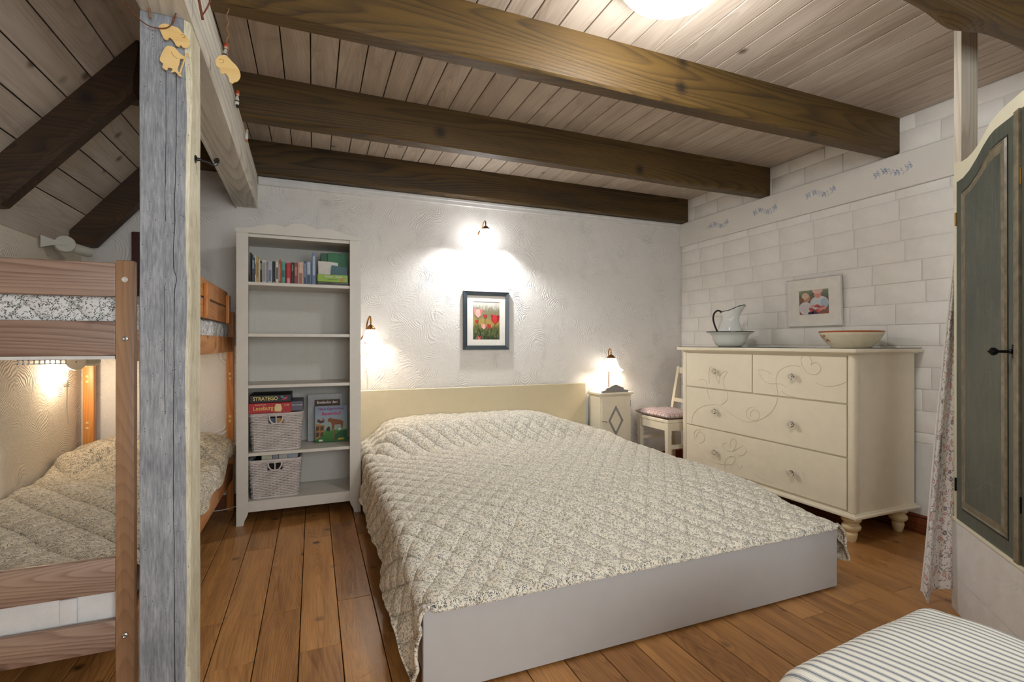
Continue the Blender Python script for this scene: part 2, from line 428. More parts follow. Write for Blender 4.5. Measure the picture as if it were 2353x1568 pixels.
def curtain_mat():
    t = NT('floral_curtain'); uv = t.coord('UV'); base = srgb((234, 229, 224)); col = base
    w = t.vm('ADD', uv, t.vm('SCALE', t.vm('SUBTRACT', t.noise(uv, 14, 2, .5, 0, 1), (.5, .5, .5)), sc=.05))
    ln = t.mt('LESS_THAN', t.mt('ABSOLUTE', t.mt('SUBTRACT', t.noise(w, 9, 1), .5)), .008)
    col = t.mix(t.mt('MULTIPLY', ln, .6), col, srgb((120, 112, 118)))
    for i, (sc, rad, pet, keep, dep, cs) in enumerate(((42, .0085, 2.0, .75, .74, ((58, 60, 74), (104, 104, 108))), (38, .006, 3.0, .6, .6, ((70, 70, 86), (160, 130, 130))), (21, .0135, 9.0, .62, .14, ((186, 140, 140), (206, 158, 144))), (15, .012, 8.0, .3, .16, ((66, 64, 84), (90, 88, 104))))):
        m, r, L = flower_mask(t, uv, sc, rad, pet, keep, dep, seed=i * 2.3)
        c = t.ramp(r, [(.2, srgb(cs[0])), (.8, srgb(cs[1]))])
        if i >= 2: c = t.mix(t.mt('LESS_THAN', L, rad * .3), c, srgb((228, 206, 196)))
        col = t.mix(t.mt('MULTIPLY', m, .85), col, c)
    return t.fin(col, .9)
M['curtain'] = curtain_mat()
def glow(name, col, strength, base=(240, 238, 232)):
    t = NT(name); t.set(t.b, 'Emission Color', col + (1,)); t.set(t.b, 'Emission Strength', strength)
    return t.fin(srgb(base), .3)
M['shade'] = glow('lit_opal_shade', (1.0, .90, .80), 1.9)
M['shadec'] = glow('lit_opal_shade_cool', (.96, .97, 1.0), 9.0)
M['globe'] = glow('lit_opal_globe', (.97, .98, 1.0), 2.6)
M['globerim'] = paint('green_tinted_glass_rim', (214, 226, 186), .1)
M['bulb'] = glow('lit_bulb', (1.0, .95, .86), 40.0)

# ---------------------------------------------------------------- structure
XW, XL, YB, YF, ZC = 3.62, -1.45, 4.17, -1.30, 2.72
floor = struct(mk('floor', box(XL - .1, XW + .1, YF - .1, YB + .1, -.06, -.021), M['under']))
PW = .158; x0 = -.366 - PW * 7
src = mk('plank', box(0, PW - .0022, 0, 1, -.02, 0, .0012), M['floor'], floor, origin=(0, 0, 0)); first = True
full = {}
k = 0
while x0 + k * PW < XW:
    xa = x0 + k * PW
    base = 2.117 if k % 2 == 1 else 2.47
    js = sorted([base, base - 1.02 - R.uniform(-.1, .5), base + 1.25 + R.uniform(-.2, .2)])
    if xa > 1.9: js = sorted([1.54 if k % 2 == 0 else 2.9, .35 + R.random() * .4, 3.3])
    ys = [YF] + [j for j in js if YF < j < YB - .15] + [YB]
    for ya, yb in zip(ys[:-1], ys[1:]):
        vf = box(xa, xa + PW - .0034, ya, yb - .002, -.02, 0, .0016)
        mk('plank', vf, M['floor'], floor)
    k += 1
bpy.data.objects.remove(src)

wall_back = struct(mk('wall_back', box(XL - .1, XW + .1, YB, YB + .1, 0, 2.9), M['plaster']))
wall_left = struct(mk('wall_left', box(XL - .1, XL, YF, YB, 0, 1.815), M['plasterL']))
mk('knee_board', box(XL - .03, XL + .006, YF, YB, 1.815, 1.945, .002), M['ceil'], wall_left)
wall_right = struct(mk('wall_right', box(XW + .0055, XW + .1, YF, YB, 0, 2.8), M['joint']))
# front wall behind the camera with a wide window
wf = join(box(XL - .1, -.25, YF - .1, YF, 0, 2.8), box(1.75, XW + .1, YF - .1, YF, 0, 2.8), box(-.25, 1.75, YF - .1, YF, 0, .8), box(-.25, 1.75, YF - .1, YF, 2.2, 2.8))
struct(mk('wall_front', wf, M['whitewall']))
w1 = struct(mk('window_1', join(box(-.25, 1.75, YF - .07, YF - .02, .8, .86), box(-.25, 1.75, YF - .07, YF - .02, 2.14, 2.2), box(-.25, -.19, YF - .07, YF - .02, .86, 2.14), box(1.69, 1.75, YF - .07, YF - .02, .86, 2.14), box(.72, .78, YF - .07, YF - .02, .86, 2.14)), M['white']))
struct(mk('baseboard_back', join(box(XL, -.5, YB - .02, YB, 0, .1, .003), box(-.5, XW, YB - .02, YB, 0, .1, .003)), M['skirt']))
struct(mk('baseboard_right', join(box(XW - .018, XW + .008, YF, YB - .02, 0, .1, .004), box(XW - .012, XW + .008, YF, YB - .02, .1, .118, .004)), M['skirt']))
struct(mk('trim_1', join(box(-.385, XW, YB - .022, YB, 2.42, 2.47, .006), box(-.385, XW, YB - .03, YB, 2.452, 2.478, .005)), M['white']))

# bricks of the right wall, painted white; flat panel below, ring beam above
mk('plain_panel', box(XW - .004, XW + .01, YF, YB, .118, .577, .003), M['white'], wall_right)
BL, BH = .304, .1395
protos = {}
def brick(ya, yb, za, zb):
    key = (round(yb - ya, 3), round(zb - za, 3))
    o = (XW + R.uniform(-.0012, .0012), ya, za)
    if key not in protos:
        b = mk('brick', box(XW, XW + .03, ya, yb, za, zb, .004, 2), M['brick'], wall_right, origin=(XW, ya, za), smooth=True, ang=.9)
        protos[key] = b; return
    inst(protos[key], 'brick', o, wall_right)
def course(za, zb, shift):
    y = YB; n = 0
    ys = [YB]; y = YB - shift
    while y > 1.0: ys.append(y); y -= BL
    for b, a in zip(ys[:-1], ys[1:]): brick(a + .0025, b - .0025, za + .002, zb - .002)
    return
z = 2.245; row = 0
bounds = [2.245] + [2.18 - BH * i for i in range(12) if 2.18 - BH * i > .6] + [.58]
for i in range(len(bounds) - 1):
    course(bounds[i + 1], bounds[i], (.12, .27, .195, .305, .15)[i % 5] if i % 2 else (.25, .1, .28)[i % 3])
course(2.482, 2.62, .2); course(2.62, 2.72, .06)
led = tag(mk('ring_beam', box(XW - .02, XW + .03, 1.0, YB, 2.245, 2.48, .008, 2), M['ledge']), 'white painted concrete ledge across the brick wall with blue stencils', 'ledge')

# stencilled garlands on the ring beam
def garland(y0, zc):
    parts = []
    xx = XW - .0215
    def leaf(cy, cz, L, w, a):
        pts = [(math.cos(q) * L, math.sin(q) * w) for q in np.linspace(0, 2 * PI, 9)[:-1]]
        poly = [(cy + p * math.cos(a) - q * math.sin(a), cz + p * math.sin(a) + q * math.cos(a)) for p, q in pts]
        parts.append(prism(poly, xx, xx + .003, 'x'))
    for u in np.linspace(-.11, .11, 10):
        zz = zc + .018 * math.sin(u * 30) - abs(u) * -.12
        for s in (-1, 1): leaf(y0 + u + s * .006, zz + s * .016, .011, .0034, s * 1.0 + .3 * math.sin(u * 60))
        leaf(y0 + u, zz, .011, .002, .3)
    for u in (-.1, -.03, .045, .1):
        zz = zc + .018 * math.sin(u * 30) + abs(u) * .12
        for a in range(5): leaf(y0 + u + .011 * math.cos(a * 1.256), zz + .011 * math.sin(a * 1.256), .007, .005, a * 1.256)
    return join(*parts)
for y0, zc in ((3.63, 2.35), (3.11, 2.355), (2.61, 2.365), (2.105, 2.368)):
    mk('stencil_garland', garland(y0, zc), M['stencil'], led)

# flat ceiling of limed boards, sloped ceiling on the left
ceiling = struct(mk('ceiling', box(-.83, XW + .1, YF, YB, ZC + .012, ZC + .06), M['gap']))
CP = .136; xa = -.282 - CP * 4
cb = None
while xa < XW:
    xb = min(xa + CP - .0055, XW)
    if cb is None:
        cb = mk('ceiling_board', box(xa, xa + CP - .0055, YF, YB, ZC, ZC + .013, .0022), M['ceil'], ceiling, origin=(xa, YF, ZC))
    elif xb - xa > CP - .007: inst(cb, 'ceiling_board', (xa, YF, ZC), ceiling)
    else: mk('ceiling_board', box(xa, xb, YF, YB, ZC, ZC + .013, .0022), M['ceil'], ceiling)
    xa += CP
SA = math.atan(1.235)
def slope_box(d0, d1, h0, h1, b=.0):
    vf = box(d0, d1, YF, YB, h0, h1, b)
    c, s = math.cos(SA), math.sin(SA)
    return [(XL + x * c - z * s, y, 1.93 + x * s + z * c) for x, y, z in vf[0]], vf[1]
slope = struct(mk('ceiling_slope', slope_box(-.05, 1.06, .013, .05), M['gap']))
d = .005
sb = None
while d < 1.02:
    d1 = min(d + .146, 1.025)
    mk('ceiling_board', slope_box(d, d1 - .0055, 0, .014, .002), M['ceil'], slope); d += .146

# beams
def beam_vf(x0, x1, y0, y1, z0, z1, ch=.012, seed=0, amp=.003, bumpf=None, nseg=60):
    prof = [(y0, z0 + ch), (y0 + ch, z0), (y1 - ch, z0), (y1, z0 + ch), (y1, z1), (y0, z1)]
    V = []; F = []; n = len(prof)
    for i in range(nseg + 1):
        x = x0 + (x1 - x0) * i / nseg
        for k, (y, z) in enumerate(prof):
            dy = nz(x * 2.1 + seed, k * 1.7, 3.1) * amp if k < 4 else 0
            dz = nz(x * 1.7 - seed, k * 2.3, 9.1) * amp if k < 4 else 0
            if bumpf and k < 4:
                by, bz = bumpf(x, k); dy += by; dz += bz
            V.append((x, y + dy, z + dz))
    for i in range(nseg):
        for k in range(n):
            k2 = (k + 1) % n; F.append((i * n + k, (i + 1) * n + k, (i + 1) * n + k2, i * n + k2))
    F.append(tuple(range(n))); F.append(tuple(nseg * n + k for k in range(n))[::-1])
    return V, F
tag(mk('ceiling_beam', beam_vf(-.95, XW, 2.07, 2.168, 2.48, ZC, seed=1), M['beam']), 'dark beam across the ceiling beside the globe lamp, catching its light', 'beam', 'dark ceiling beams')
tag(mk('ceiling_beam', beam_vf(-.95, XW, 3.072, 3.178, 2.48, ZC, seed=2), M['beam']), 'dark beam running under the ceiling boards, middle one of three long beams', 'beam', 'dark ceiling beams')
tag(mk('ceiling_beam', beam_vf(-1.0, XW, 4.066, YB, 2.48, ZC, seed=3), M['beam']), 'dark beam lying against the plastered wall above the bookcase', 'beam', 'dark ceiling beams')
def dbump(x, k):
    g = math.exp(-((x - 2.33) / .13) ** 2)
    return (.004 * g if k in (2, 3) else 0, -.032 * g if k in (2, 3) else -.010 * g)
tag(mk('ceiling_beam', beam_vf(-.6, XW, 1.055, 1.15, 2.475, ZC, ch=.02, seed=4, amp=.012, bumpf=dbump, nseg=110), M['beam']), 'dark rough beam with wavy edge above the wardrobe', 'beam', 'dark ceiling beams')
def rafter(y0, y1, label):
    poly = [(-1.44, 1.857), (-1.33, 1.857), (-.83, 2.47), (-.80, 2.72), (-.82, 2.73), (-1.44, 1.955)]
    vf = prism(poly, y0, y1, 'y')
    bm = bmesh.new(); vs = [bm.verts.new(v) for v in vf[0]]
    for f in vf[1]: bm.faces.new([vs[i] for i in f])
    bm.normal_update()
    ed = [e for e in bm.edges if abs(e.verts[0].co.y - e.verts[1].co.y) < 1e-6 and min(v.co.x for v in e.verts) > -1.34 and max(v.co.x for v in e.verts) < -.82 and e.calc_length() > .3 and e.verts[0].co.z + e.verts[1].co.z < 4.4]
    bmesh.ops.bevel(bm, geom=ed, offset=.024, segments=1, affect='EDGES')
    bm.verts.index_update()
    out = ([tuple(v.co) for v in bm.verts], [tuple(v.index for v in f.verts) for f in bm.faces]); bm.free()
    tag(mk('rafter', out, M['rafter']), label, 'rafter', 'dark rafters over the bunk bed')
rafter(2.95, 3.071, 'dark sloping rafter at the upper left, nearer of the two over the bunk bed')
rafter(3.965, 4.1, 'dark sloping rafter against the far wall above the bunk bed')

# white purlin and the weathered post below it
def purlin_vf():
    V = []; F = []; n = 5; seg = 70; ch = .006
    for i in range(seg + 1):
        y = YF + (YB - YF) * i / seg; c = -.418 - .0155 * (y - 1.71); h = .0685
        for k, (x, zz) in enumerate(((c - h, 2.24), (c + h - ch, 2.24), (c + h, 2.24 + ch), (c + h, 2.48), (c - h, 2.48))):
            a = .004 if 0 < k < 3 else 0.0
            V.append((x + nz(y * 2.2, k * .6, 1) * a, y, zz + nz(y * 1.9, 5, k * .5) * a))
    for i in range(seg):
        for k in range(n):
            k2 = (k + 1) % n; F.append((i * n + k, i * n + k2, (i + 1) * n + k2, (i + 1) * n + k))
    F.append(tuple(range(n))[::-1]); F.append(tuple(seg * n + k for k in range(n)))
    return V, F
pur = thing('white_beam', 'long whitewashed beam running front to back on the grey post', 'beam', (-.44, 2.5, 2.24))
mk('timber', purlin_vf(), M['purlin'], pur)
def strip_vf():
    V = []
    for y in (1.975, YB):
        c = -.418 - .0155 * (y - 1.71) - .0685
        V += [(c - .012, y, 2.232), (c, y, 2.232), (c, y, 2.256), (c - .012, y, 2.256)]
    return V, [(3, 2, 1, 0), (4, 5, 6, 7), (0, 1, 5, 4), (1, 2, 6, 5), (2, 3, 7, 6), (3, 0, 4, 7)]
mk('edge_strip', strip_vf(), M['purlin'], pur)
def post_vf():
    V = []; F = []; seg = 120
    c = .012
    prof = [(-.494 + .004, 1.82), (-.36 - c, 1.82), (-.36, 1.82 + c), (-.36, 1.97), (-.494, 1.97), (-.494, 1.82 + .006)]
    n = len(prof)
    for i in range(seg + 1):
        z = 2.238 * i / seg
        for k, (x, y) in enumerate(prof):
            a = .006 if k in (1, 2) else .0025
            V.append((x + nz(z * 3.3, k * .7, 2) * a + (nz(z * 9, k, 7) * .002 if k in (1, 2) else 0), y + nz(z * 2.7, 9, k * .7) * a * .6, z))
    for i in range(seg):
        for k in range(n):
            k2 = (k + 1) % n; F.append((i * n + k, i * n + k2, (i + 1) * n + k2, (i + 1) * n + k))
    F.append(tuple(range(n))[::-1]); F.append(tuple(seg * n + k for k in range(n)))
    return V, F
post = thing('wooden_post', 'weathered grey square post standing in front of the bunk bed', 'post', (-.427, 1.895, 0))
mk('timber', post_vf(), M['post'], post)
# drying cracks in the post, thin dark recesses
ck = []
for pts, w in (([(-.398, 2.2), (-.397, 1.9), (-.399, 1.72), (-.403, 1.55), (-.404, 1.46), (-.395, 1.42), (-.402, 1.35), (-.403, 1.1), (-.404, .8), (-.402, .5), (-.4, .2), (-.398, .02)], .0011), ([(-.425, 2.1), (-.424, 1.9), (-.426, 1.6)], .0009), ([(-.427, 1.4), (-.428, 1.2), (-.426, 1.0)], .0008)):
    p = cr([(x, 1.8185, z) for x, z in pts], 10)
    p = [Vector((q.x + nz(q.z * 11, 2, 2) * .0025, 1.8198 + nz(q.z * 2.7, 9, .7) * .0036, q.z)) for q in p]
    ck.append(tube(p, w * .8, 6))
mk('drying_crack', join(*ck), M['dark'], post)
hk = thing('iron_hook', 'small black iron hook screwed into the side of the grey post', 'hook', (-.36, 1.9, 1.82))
mk('rosette', xf(lathe([(0, 0), (.012, 0), (.013, .004), (.006, .008), (.004, .018), (0, .018)], n=16), frameM((-.362, 1.895, 1.828), (0, 1, 0), (0, 0, 1))), M['black'], hk, smooth=True)
mk('arm', tube(cr([(-.35, 1.895, 1.828), (-.338, 1.90, 1.826), (-.32, 1.905, 1.824), (-.31, 1.905, 1.818), (-.302, 1.905, 1.822), (-.3, 1.905, 1.832)], 6), .0045, 8), M['black'], hk, smooth=True)
mk('ball_tip', xf(lathe([(0.0001, -.01), (.006, -.008), (.01, 0), (.006, .008), (.0001, .01)], n=16), Matrix.Translation((-.3, 1.905, 1.834))), M['black'], hk, smooth=True)

# ---------------------------------------------------------------- bed with quilt
bed = thing('double_bed', 'wide cream double bed with low plain footboard under the floral quilt', 'bed', (1.39, 2.9, 0))
mk('footboard', box(.348, 2.431, 1.673, 1.70, .006, .312, .003), M['bedwhite'], bed)
mk('headboard', box(.345, 2.425, 4.11, 4.145, .006, .84, .003), M['head'], bed)
mk('side_rail', box(.36, .385, 1.70, 4.11, .05, .30, .003), M['bedwhite'], bed)
mk('side_rail', box(2.394, 2.419, 1.70, 4.11, .05, .30, .003), M['bedwhite'], bed)

def quilt_mesh(P, U, Vv, sp, amp, thick=0.0, phase=0.0):
    """P (nu,nv,3) base surface, U/Vv metres; puffs a diamond quilting along the normal"""
    du = np.gradient(P, axis=0); dv = np.gradient(P, axis=1)
    Nn = np.cross(du, dv); Nn /= np.linalg.norm(Nn, axis=2, keepdims=True) + 1e-9
    a = (U * .78 + Vv * .62) / sp + phase; b = (U * .78 - Vv * .62) / sp
    h = np.sqrt(np.abs(np.sin(PI * a)) + 1e-6) * (.35 + .65 * np.sqrt(np.abs(np.sin(PI * b)) + 1e-6))
    P = P + Nn * (amp * h)[..., None]
    nu, nv = U.shape
    V = [tuple(p) for p in P.reshape(-1, 3)]
    F = [(i * nv + j, (i + 1) * nv + j, (i + 1) * nv + j + 1, i * nv + j + 1) for i in range(nu - 1) for j in range(nv - 1)]
    uv = np.stack([U, Vv], -1).reshape(-1, 2)
    return (V, F), uv, P

def bed_top(x, y):
    base = .322 + .128 * sm((y - 1.68) / .55)
    e = abs((x - 1.40) / 1.02)
    base -= .05 * e ** 4 * sm((y - 1.68) / .4)
    py = sm((y - 3.42) / .34)
    px = sm((x - .30) / .30) * (1 - .75 * sm((x - 1.75) / .62))
    base += .16 * py * px
    base += .012 * nz(x * 1.6, y * 1.6, 4.0) * sm((y - 1.75) / .3)
    base += .006 * nz(x * 6, y * 3.5, 1.0) * sm((y - 1.8) / .3)
    return base
def bed_quilt():
    xl, xr, rr = .408, 2.385, .068
    ys = np.concatenate([np.linspace(1.655, 4.105, 224)])
    cols = []
    for y in ys:
        zs = bed_top(xl, y); zr = bed_top(xr, y)
        hem = .15 + .02 * math.sin(y * 7.5) + .02 * nz(y * 3, 1, 1) - .06 * sm((y - 3.2) / .7)
        hem = hem * (1 - sm((1.86 - y) / .2)) + .03 * sm((1.86 - y) / .2)
        hemr = .13 + .02 * math.sin(y * 6)
        wav = .012 * math.sin(y * 9 + 1) + .01 * nz(y * 5, 3, 3)
        pts = []
        tk = 1 - sm((y - 3.52) / .15)
        fl = (.03 + .03 * sm((2.6 - y) / .8) * sm((y - 1.7) / .1)) * tk; wav *= tk
        L = zs - rr - hem
        for k in np.linspace(1, 0, 36)[:-1]:
            pts.append((xl - rr - fl * k ** 1.2 - wav * k * (1 - .2 * k), y - .012 * k * sm((1.75 - y) / .1), zs - rr - L * k, -L * k - rr * 1.57))
        for q in np.linspace(0, PI / 2, 9)[:-1]:
            pts.append((xl - rr * math.cos(q), y, zs - rr + rr * math.sin(q), rr * (q - PI / 2)))
        for x in np.linspace(xl, xr, 176):
            pts.append((x, y, bed_top(x, y), x - xl))
        Wd = xr - xl
        for q in np.linspace(PI / 2, 0, 9)[1:]:
            pts.append((xr + rr * math.cos(q), y, zr - rr + rr * math.sin(q), Wd + rr * (PI / 2 - q)))
        Lr = zr - rr - hemr
        for k in np.linspace(0, 1, 26)[1:]:
            pts.append((xr + rr + .03 * k * (1 - sm((y - 3.7) / .15)) + .004 * math.sin(y * 8) * k - .012 * sm((y - 3.7) / .15), y, zr - rr - Lr * k, Wd + rr * 1.57 + Lr * k))
        cols.append(pts)
    A = np.array(cols).transpose(1, 0, 2)
    P = A[..., :3].copy(); U = A[..., 3].copy(); Vv = np.repeat(ys[None, :], U.shape[0], 0)
    P[:, 0, 2] -= .018 * (U[:, 0] > -.02) * (U[:, 0] < 2.0); P[:, 0, 1] += .004
    return P, U, Vv
P, U, Vv = bed_quilt()
vf, uv, P2 = quilt_mesh(P, U, Vv, .093, .014)
q = thing('quilt', 'cream floral quilt with stitched diamonds spread over the double bed', 'quilt', (1.39, 2.9, .1))
mk('quilt_cloth', vf, M['quilt'], q, smooth=True, uv=uv, ang=3.0)
edge = P2[:, 0, :]
pts = [Vector(p) for p in edge[::2]]
tb = tube(pts, .0065, 6)
mk('hem_binding', tb, M['quilt'], q, smooth=True, uv=[(v[0], v[2]) for v in tb[0]])
tb = tube([Vector(p) for p in P2[0, ::2, :]], .005, 6)
mk('hem_binding', tb, M['quilt'], q, smooth=True, uv=[(v[1], v[2]) for v in tb[0]])

# ---------------------------------------------------------------- bookcase
BF = 3.72; BB = 4.12
bc = thing('bookcase', 'tall ivory bookcase with scalloped top and open shelves', 'bookcase', (-.077, 3.92, 0))
X0, X1, XI0, XI1 = -.474, .320, -.404, .245
def stile(xo, xi, s):
    # foot cut away in a curve on the inner side
    w = xi - xo
    poly = [(xo, 0), (xo + w * .6, 0), (xo + w * .68, .03), (xo + w * .9, .06), (xi, .085), (xi, 1.965), (xo, 1.965)]
    return prism(poly, BF, BF + .022, 'y')
mk('stile', stile(X0, XI0, 1), M['shelf'], bc); mk('stile', stile(X1, XI1, -1), M['shelf'], bc)
mk('side_panel', box(X0 + .012, X0 + .034, BF + .022, BB, 0, 1.962, .001), M['shelf'], bc)
mk('side_panel', box(X1 - .034, X1 - .012, BF + .022, BB, 0, 1.962, .001), M['shelf'], bc)
mk('back_panel', box(X0 + .034, X1 - .034, BB - .012, BB - .002, .1, 1.95), M['ribbed'], bc)
top = [(X1 + .004, 1.962), (X1 + .004, 1.985)]
sc = [(X0 - .004, 1.99), (-.42, 1.994), (-.36, 2.006), (-.30, 2.024), (-.255, 2.033), (-.215, 2.028), (-.184, 2.014)]
s2 = [(-.17, 2.022), (-.135, 2.043), (-.091, 2.052), (-.045, 2.046), (0.0, 2.03), (.028, 2.018)]
s3 = [(.04, 2.021), (.085, 2.034), (.13, 2.028), (.19, 2.008), (.25, 1.996), (X1 + .004, 1.99)]
poly = [(X0 - .004, 1.962)] + sc + s2 + s3 + [(X1 + .004, 1.962)]
mk('scalloped_crest', prism(poly[::-1], BF - .006, BF + .018, 'y'), M['shelf'], bc)
mk('top_panel', box(X0 + .034, X1 - .034, BF + .018, BB, 1.94, 1.96), M['shelf'], bc)
for zt in (1.636, 1.287, .938, .479):
    mk('shelf', box(XI0 - .03, XI1 + .035, BF + .012, BB - .012, zt - .022, zt, .002), M['shelf'], bc)
mk('bottom_apron', box(XI0, XI1, BF + .002, BF + .022, .085, .157, .001), M['shelf'], bc)
mk('bottom_shelf', box(XI0 - .03, XI1 + .035, BF + .022, BB - .012, .135, .155), M['shelf'], bc)

# books on the top shelf
cm = {}
def cmat(c, rough=.45):
    if c not in cm: cm[c] = paint('cover_%d_%d_%d' % c, c, rough, 0, .06, nscale=40)
    return cm[c]
def book(x0, x1, y0, d, z0, h, col, label, band=None, lean=0.0, page=True):
    t = thing('book', label, 'book', ((x0 + x1) / 2, y0 + d / 2, z0), 'books on the top shelf')
    c = (x0, y0, z0); w = x1 - x0; tt = min(.003, w * .2)
    cov = join(box(x0, x0 + tt, y0, y0 + d, z0, z0 + h), box(x1 - tt, x1, y0, y0 + d, z0, z0 + h), prism([(x0, y0 + .002), (x0 + w * .25, y0 - .0015), (x1 - w * .25, y0 - .0015), (x1, y0 + .002), (x1, y0 + .004), (x0, y0 + .004)], z0, z0 + h, 'z'))
    Mr = Matrix.Translation((x0, y0, z0)) @ Matrix.Rotation(lean, 4, 'Y') @ Matrix.Translation((-x0, -y0, -z0))
    mk('cover', xf(cov, Mr), cmat(col), t)
    mk('pages', xf(box(x0 + tt, x1 - tt, y0 + .005, y0 + d - .003, z0 + .002, z0 + h - .003), Mr), M['pages'], t)
    for (a, b, bc2) in (band or []):
        mk('spine_print', xf(box(x0 + w * .22, x1 - w * .22, y0 - .0022, y0 - .0012, z0 + h * a, z0 + h * b), Mr), cmat(bc2), t)
    return t
zs = 1.636; yb = BF + .055
BK = [(-.402, -.392, .205, (34, 48, 42), 'thin dark green book at the left end of the top shelf', None),
 (-.388, -.371, .172, (62, 74, 92), 'dark blue book with pale picture spine, second from left on the top shelf', [(.55, .9, (150, 168, 180)), (.1, .5, (92, 60, 50))]),
 (-.369, -.361, .185, (222, 212, 184), 'slim cream book beside the dark blue picture spine', [(.3, .7, (120, 100, 70))]),
 (-.360, -.349, .178, (206, 168, 100), 'ochre paperback near the left end of the shelf', [(.2, .8, (150, 104, 48))]),
 (-.348, -.338, .164, (226, 204, 150), 'pale yellow paperback beside the ochre one', None),
 (-.337, -.327, .150, (60, 58, 56), 'short charcoal paperback between yellow and white spines', [(.6, .9, (200, 198, 190))]),
 (-.325, -.299, .155, (216, 214, 210), 'white paperback with black script lettering down the spine', [(.08, .92, (150, 150, 150))]),
 (-.297, -.291, .148, (150, 146, 142), 'very slim grey booklet between two pale paperbacks', None),
 (-.290, -.263, .152, (182, 184, 190), 'pale grey paperback with blue-grey spine print', [(.1, .6, (112, 122, 150))]),
 (-.261, -.244, .154, (24, 24, 28), 'black paperback with a yellow mark at the foot', [(.02, .08, (208, 180, 70))]),
 (-.242, -.222, .150, (222, 218, 206), 'off-white paperback right of the black one', [(.2, .75, (90, 84, 76))]),
 (-.221, -.209, .166, (196, 92, 46), 'narrow orange paperback standing taller than its neighbours', [(.1, .8, (232, 150, 90))]),
 (-.206, -.179, .154, (78, 158, 146), 'turquoise paperback in the middle of the top shelf', [(.3, .6, (40, 100, 96))]),
 (-.174, -.146, .150, (196, 40, 44), 'bright red paperback with a pale picture at the foot', [(.03, .28, (222, 160, 150))]),
 (-.143, -.125, .152, (28, 30, 32), 'black paperback right of the bright red one', [(.6, .9, (96, 130, 110))]),
 (-.123, -.101, .153, (142, 74, 62), 'brick brown paperback beside the pink one', [(.4, .8, (190, 130, 112))]),
 (-.099, -.063, .156, (214, 178, 160), 'pink paperback with brown lower half on the spine', [(0.0, .52, (158, 104, 82))]),
 (-.060, -.047, .168, (70, 86, 120), 'slim dark blue hardback with pale print', [(.3, .9, (150, 164, 186))]),
 (-.046, -.012, .168, (120, 132, 150), 'grey-blue book with mottled picture spine', [(.45, .95, (178, 190, 196)), (.05, .4, (52, 66, 96))])]
for x0, x1, h, c, lab, bd in BK:
    lift = .018 if x0 > -.062 else 0
    book(x0, x1, yb + R.uniform(0, .012), .115 + R.uniform(0, .02), zs, h, c, lab, bd)
t = book(-.008, .018, yb + .0, .13, zs + .0, .228, (110, 128, 160), 'tall blue-grey hardback standing above the other books', [(.3, .9, (176, 190, 208))])
# flat dark folders, green game on top, leaning cards, tall green box behind
t = tag(mk('folder', box(-.005 + .03, .238, BF + .03, BF + .23, zs, zs + .012, .002), cmat((58, 54, 52))), 'thin dark folder lying flat at the right end of the top shelf', 'folder')
t = tag(mk('magazine', box(.03, .24, BF + .034, BF + .24, zs + .0125, zs + .022, .002), cmat((120, 116, 110))), 'grey magazine lying flat under the green game box', 'magazine')
g = thing('game_box', 'small light green game box with white lettering lying on the shelf', 'game box', (.13, BF + .1, zs + .0225))
gz = zs + .0225
mk('lid', box(.028, .232, BF + .02, BF + .15, gz, gz + .052, .0015), cmat((142, 178, 46)), g)
text('title_print', 'Shaun · Schaf', .022, frameM((.135, BF + .0195, gz + .038), (1, 0, 0), (0, 0, 1)), M['paperw'], g)
text('subtitle_print', 'Kinder-Memo', .011, frameM((.13, BF + .0195, gz + .018), (1, 0, 0), (0, 0, 1)), cmat((40, 60, 20)), g)
mk('round_badge', xf(lathe([(0, 0), (.010, 0), (.010, .0006), (0, .0006)], n=20), frameM((.192, BF + .0196, gz + .018), (1, 0, 0), (0, 0, 1))), cmat((214, 102, 40)), g)
def card(name, label, cat, pts, yy, col, tilt=0.0):
    o = mk(name, prism(pts, yy, yy + .006, 'y'), cmat(col)); return tag(o, label, cat)
gt = gz + .0525
card('booklet', 'white booklet with small print leaning behind the green game box', 'booklet', [(.035, gt), (.115, gt), (.115, gt + .1), (.033, gt + .1)], BF + .075, (214, 208, 196))
card('booklet', 'white booklet with a blue picture leaning behind the green game box', 'booklet', [(.112, gt), (.165, gt), (.168, gt + .095), (.115, gt + .1)], BF + .085, (224, 222, 214))
card('booklet', 'dark teal booklet leaning at the right end of the top shelf', 'booklet', [(.117, gt), (.232, gt), (.23, gt + .06), (.125, gt + .075)], BF + .068, (52, 96, 100))
fb = thing('magazine_file', 'tall dark green box file at the back of the top shelf', 'box file', (.15, BF + .22, zs))
mk('shell', box(.05, .238, BF + .15, BF + .32, zs + .026, zs + .245, .003), cmat((22, 88, 46)), fb)
mk('notched_flap', prism([(.10, gt + .02), (.238, gt + .02), (.238, zs + .252), (.20, zs + .252), (.19, zs + .236), (.172, zs + .236), (.165, zs + .252), (.10, zs + .25)], BF + .135, BF + .149, 'y'), cmat((14, 110, 56)), fb)

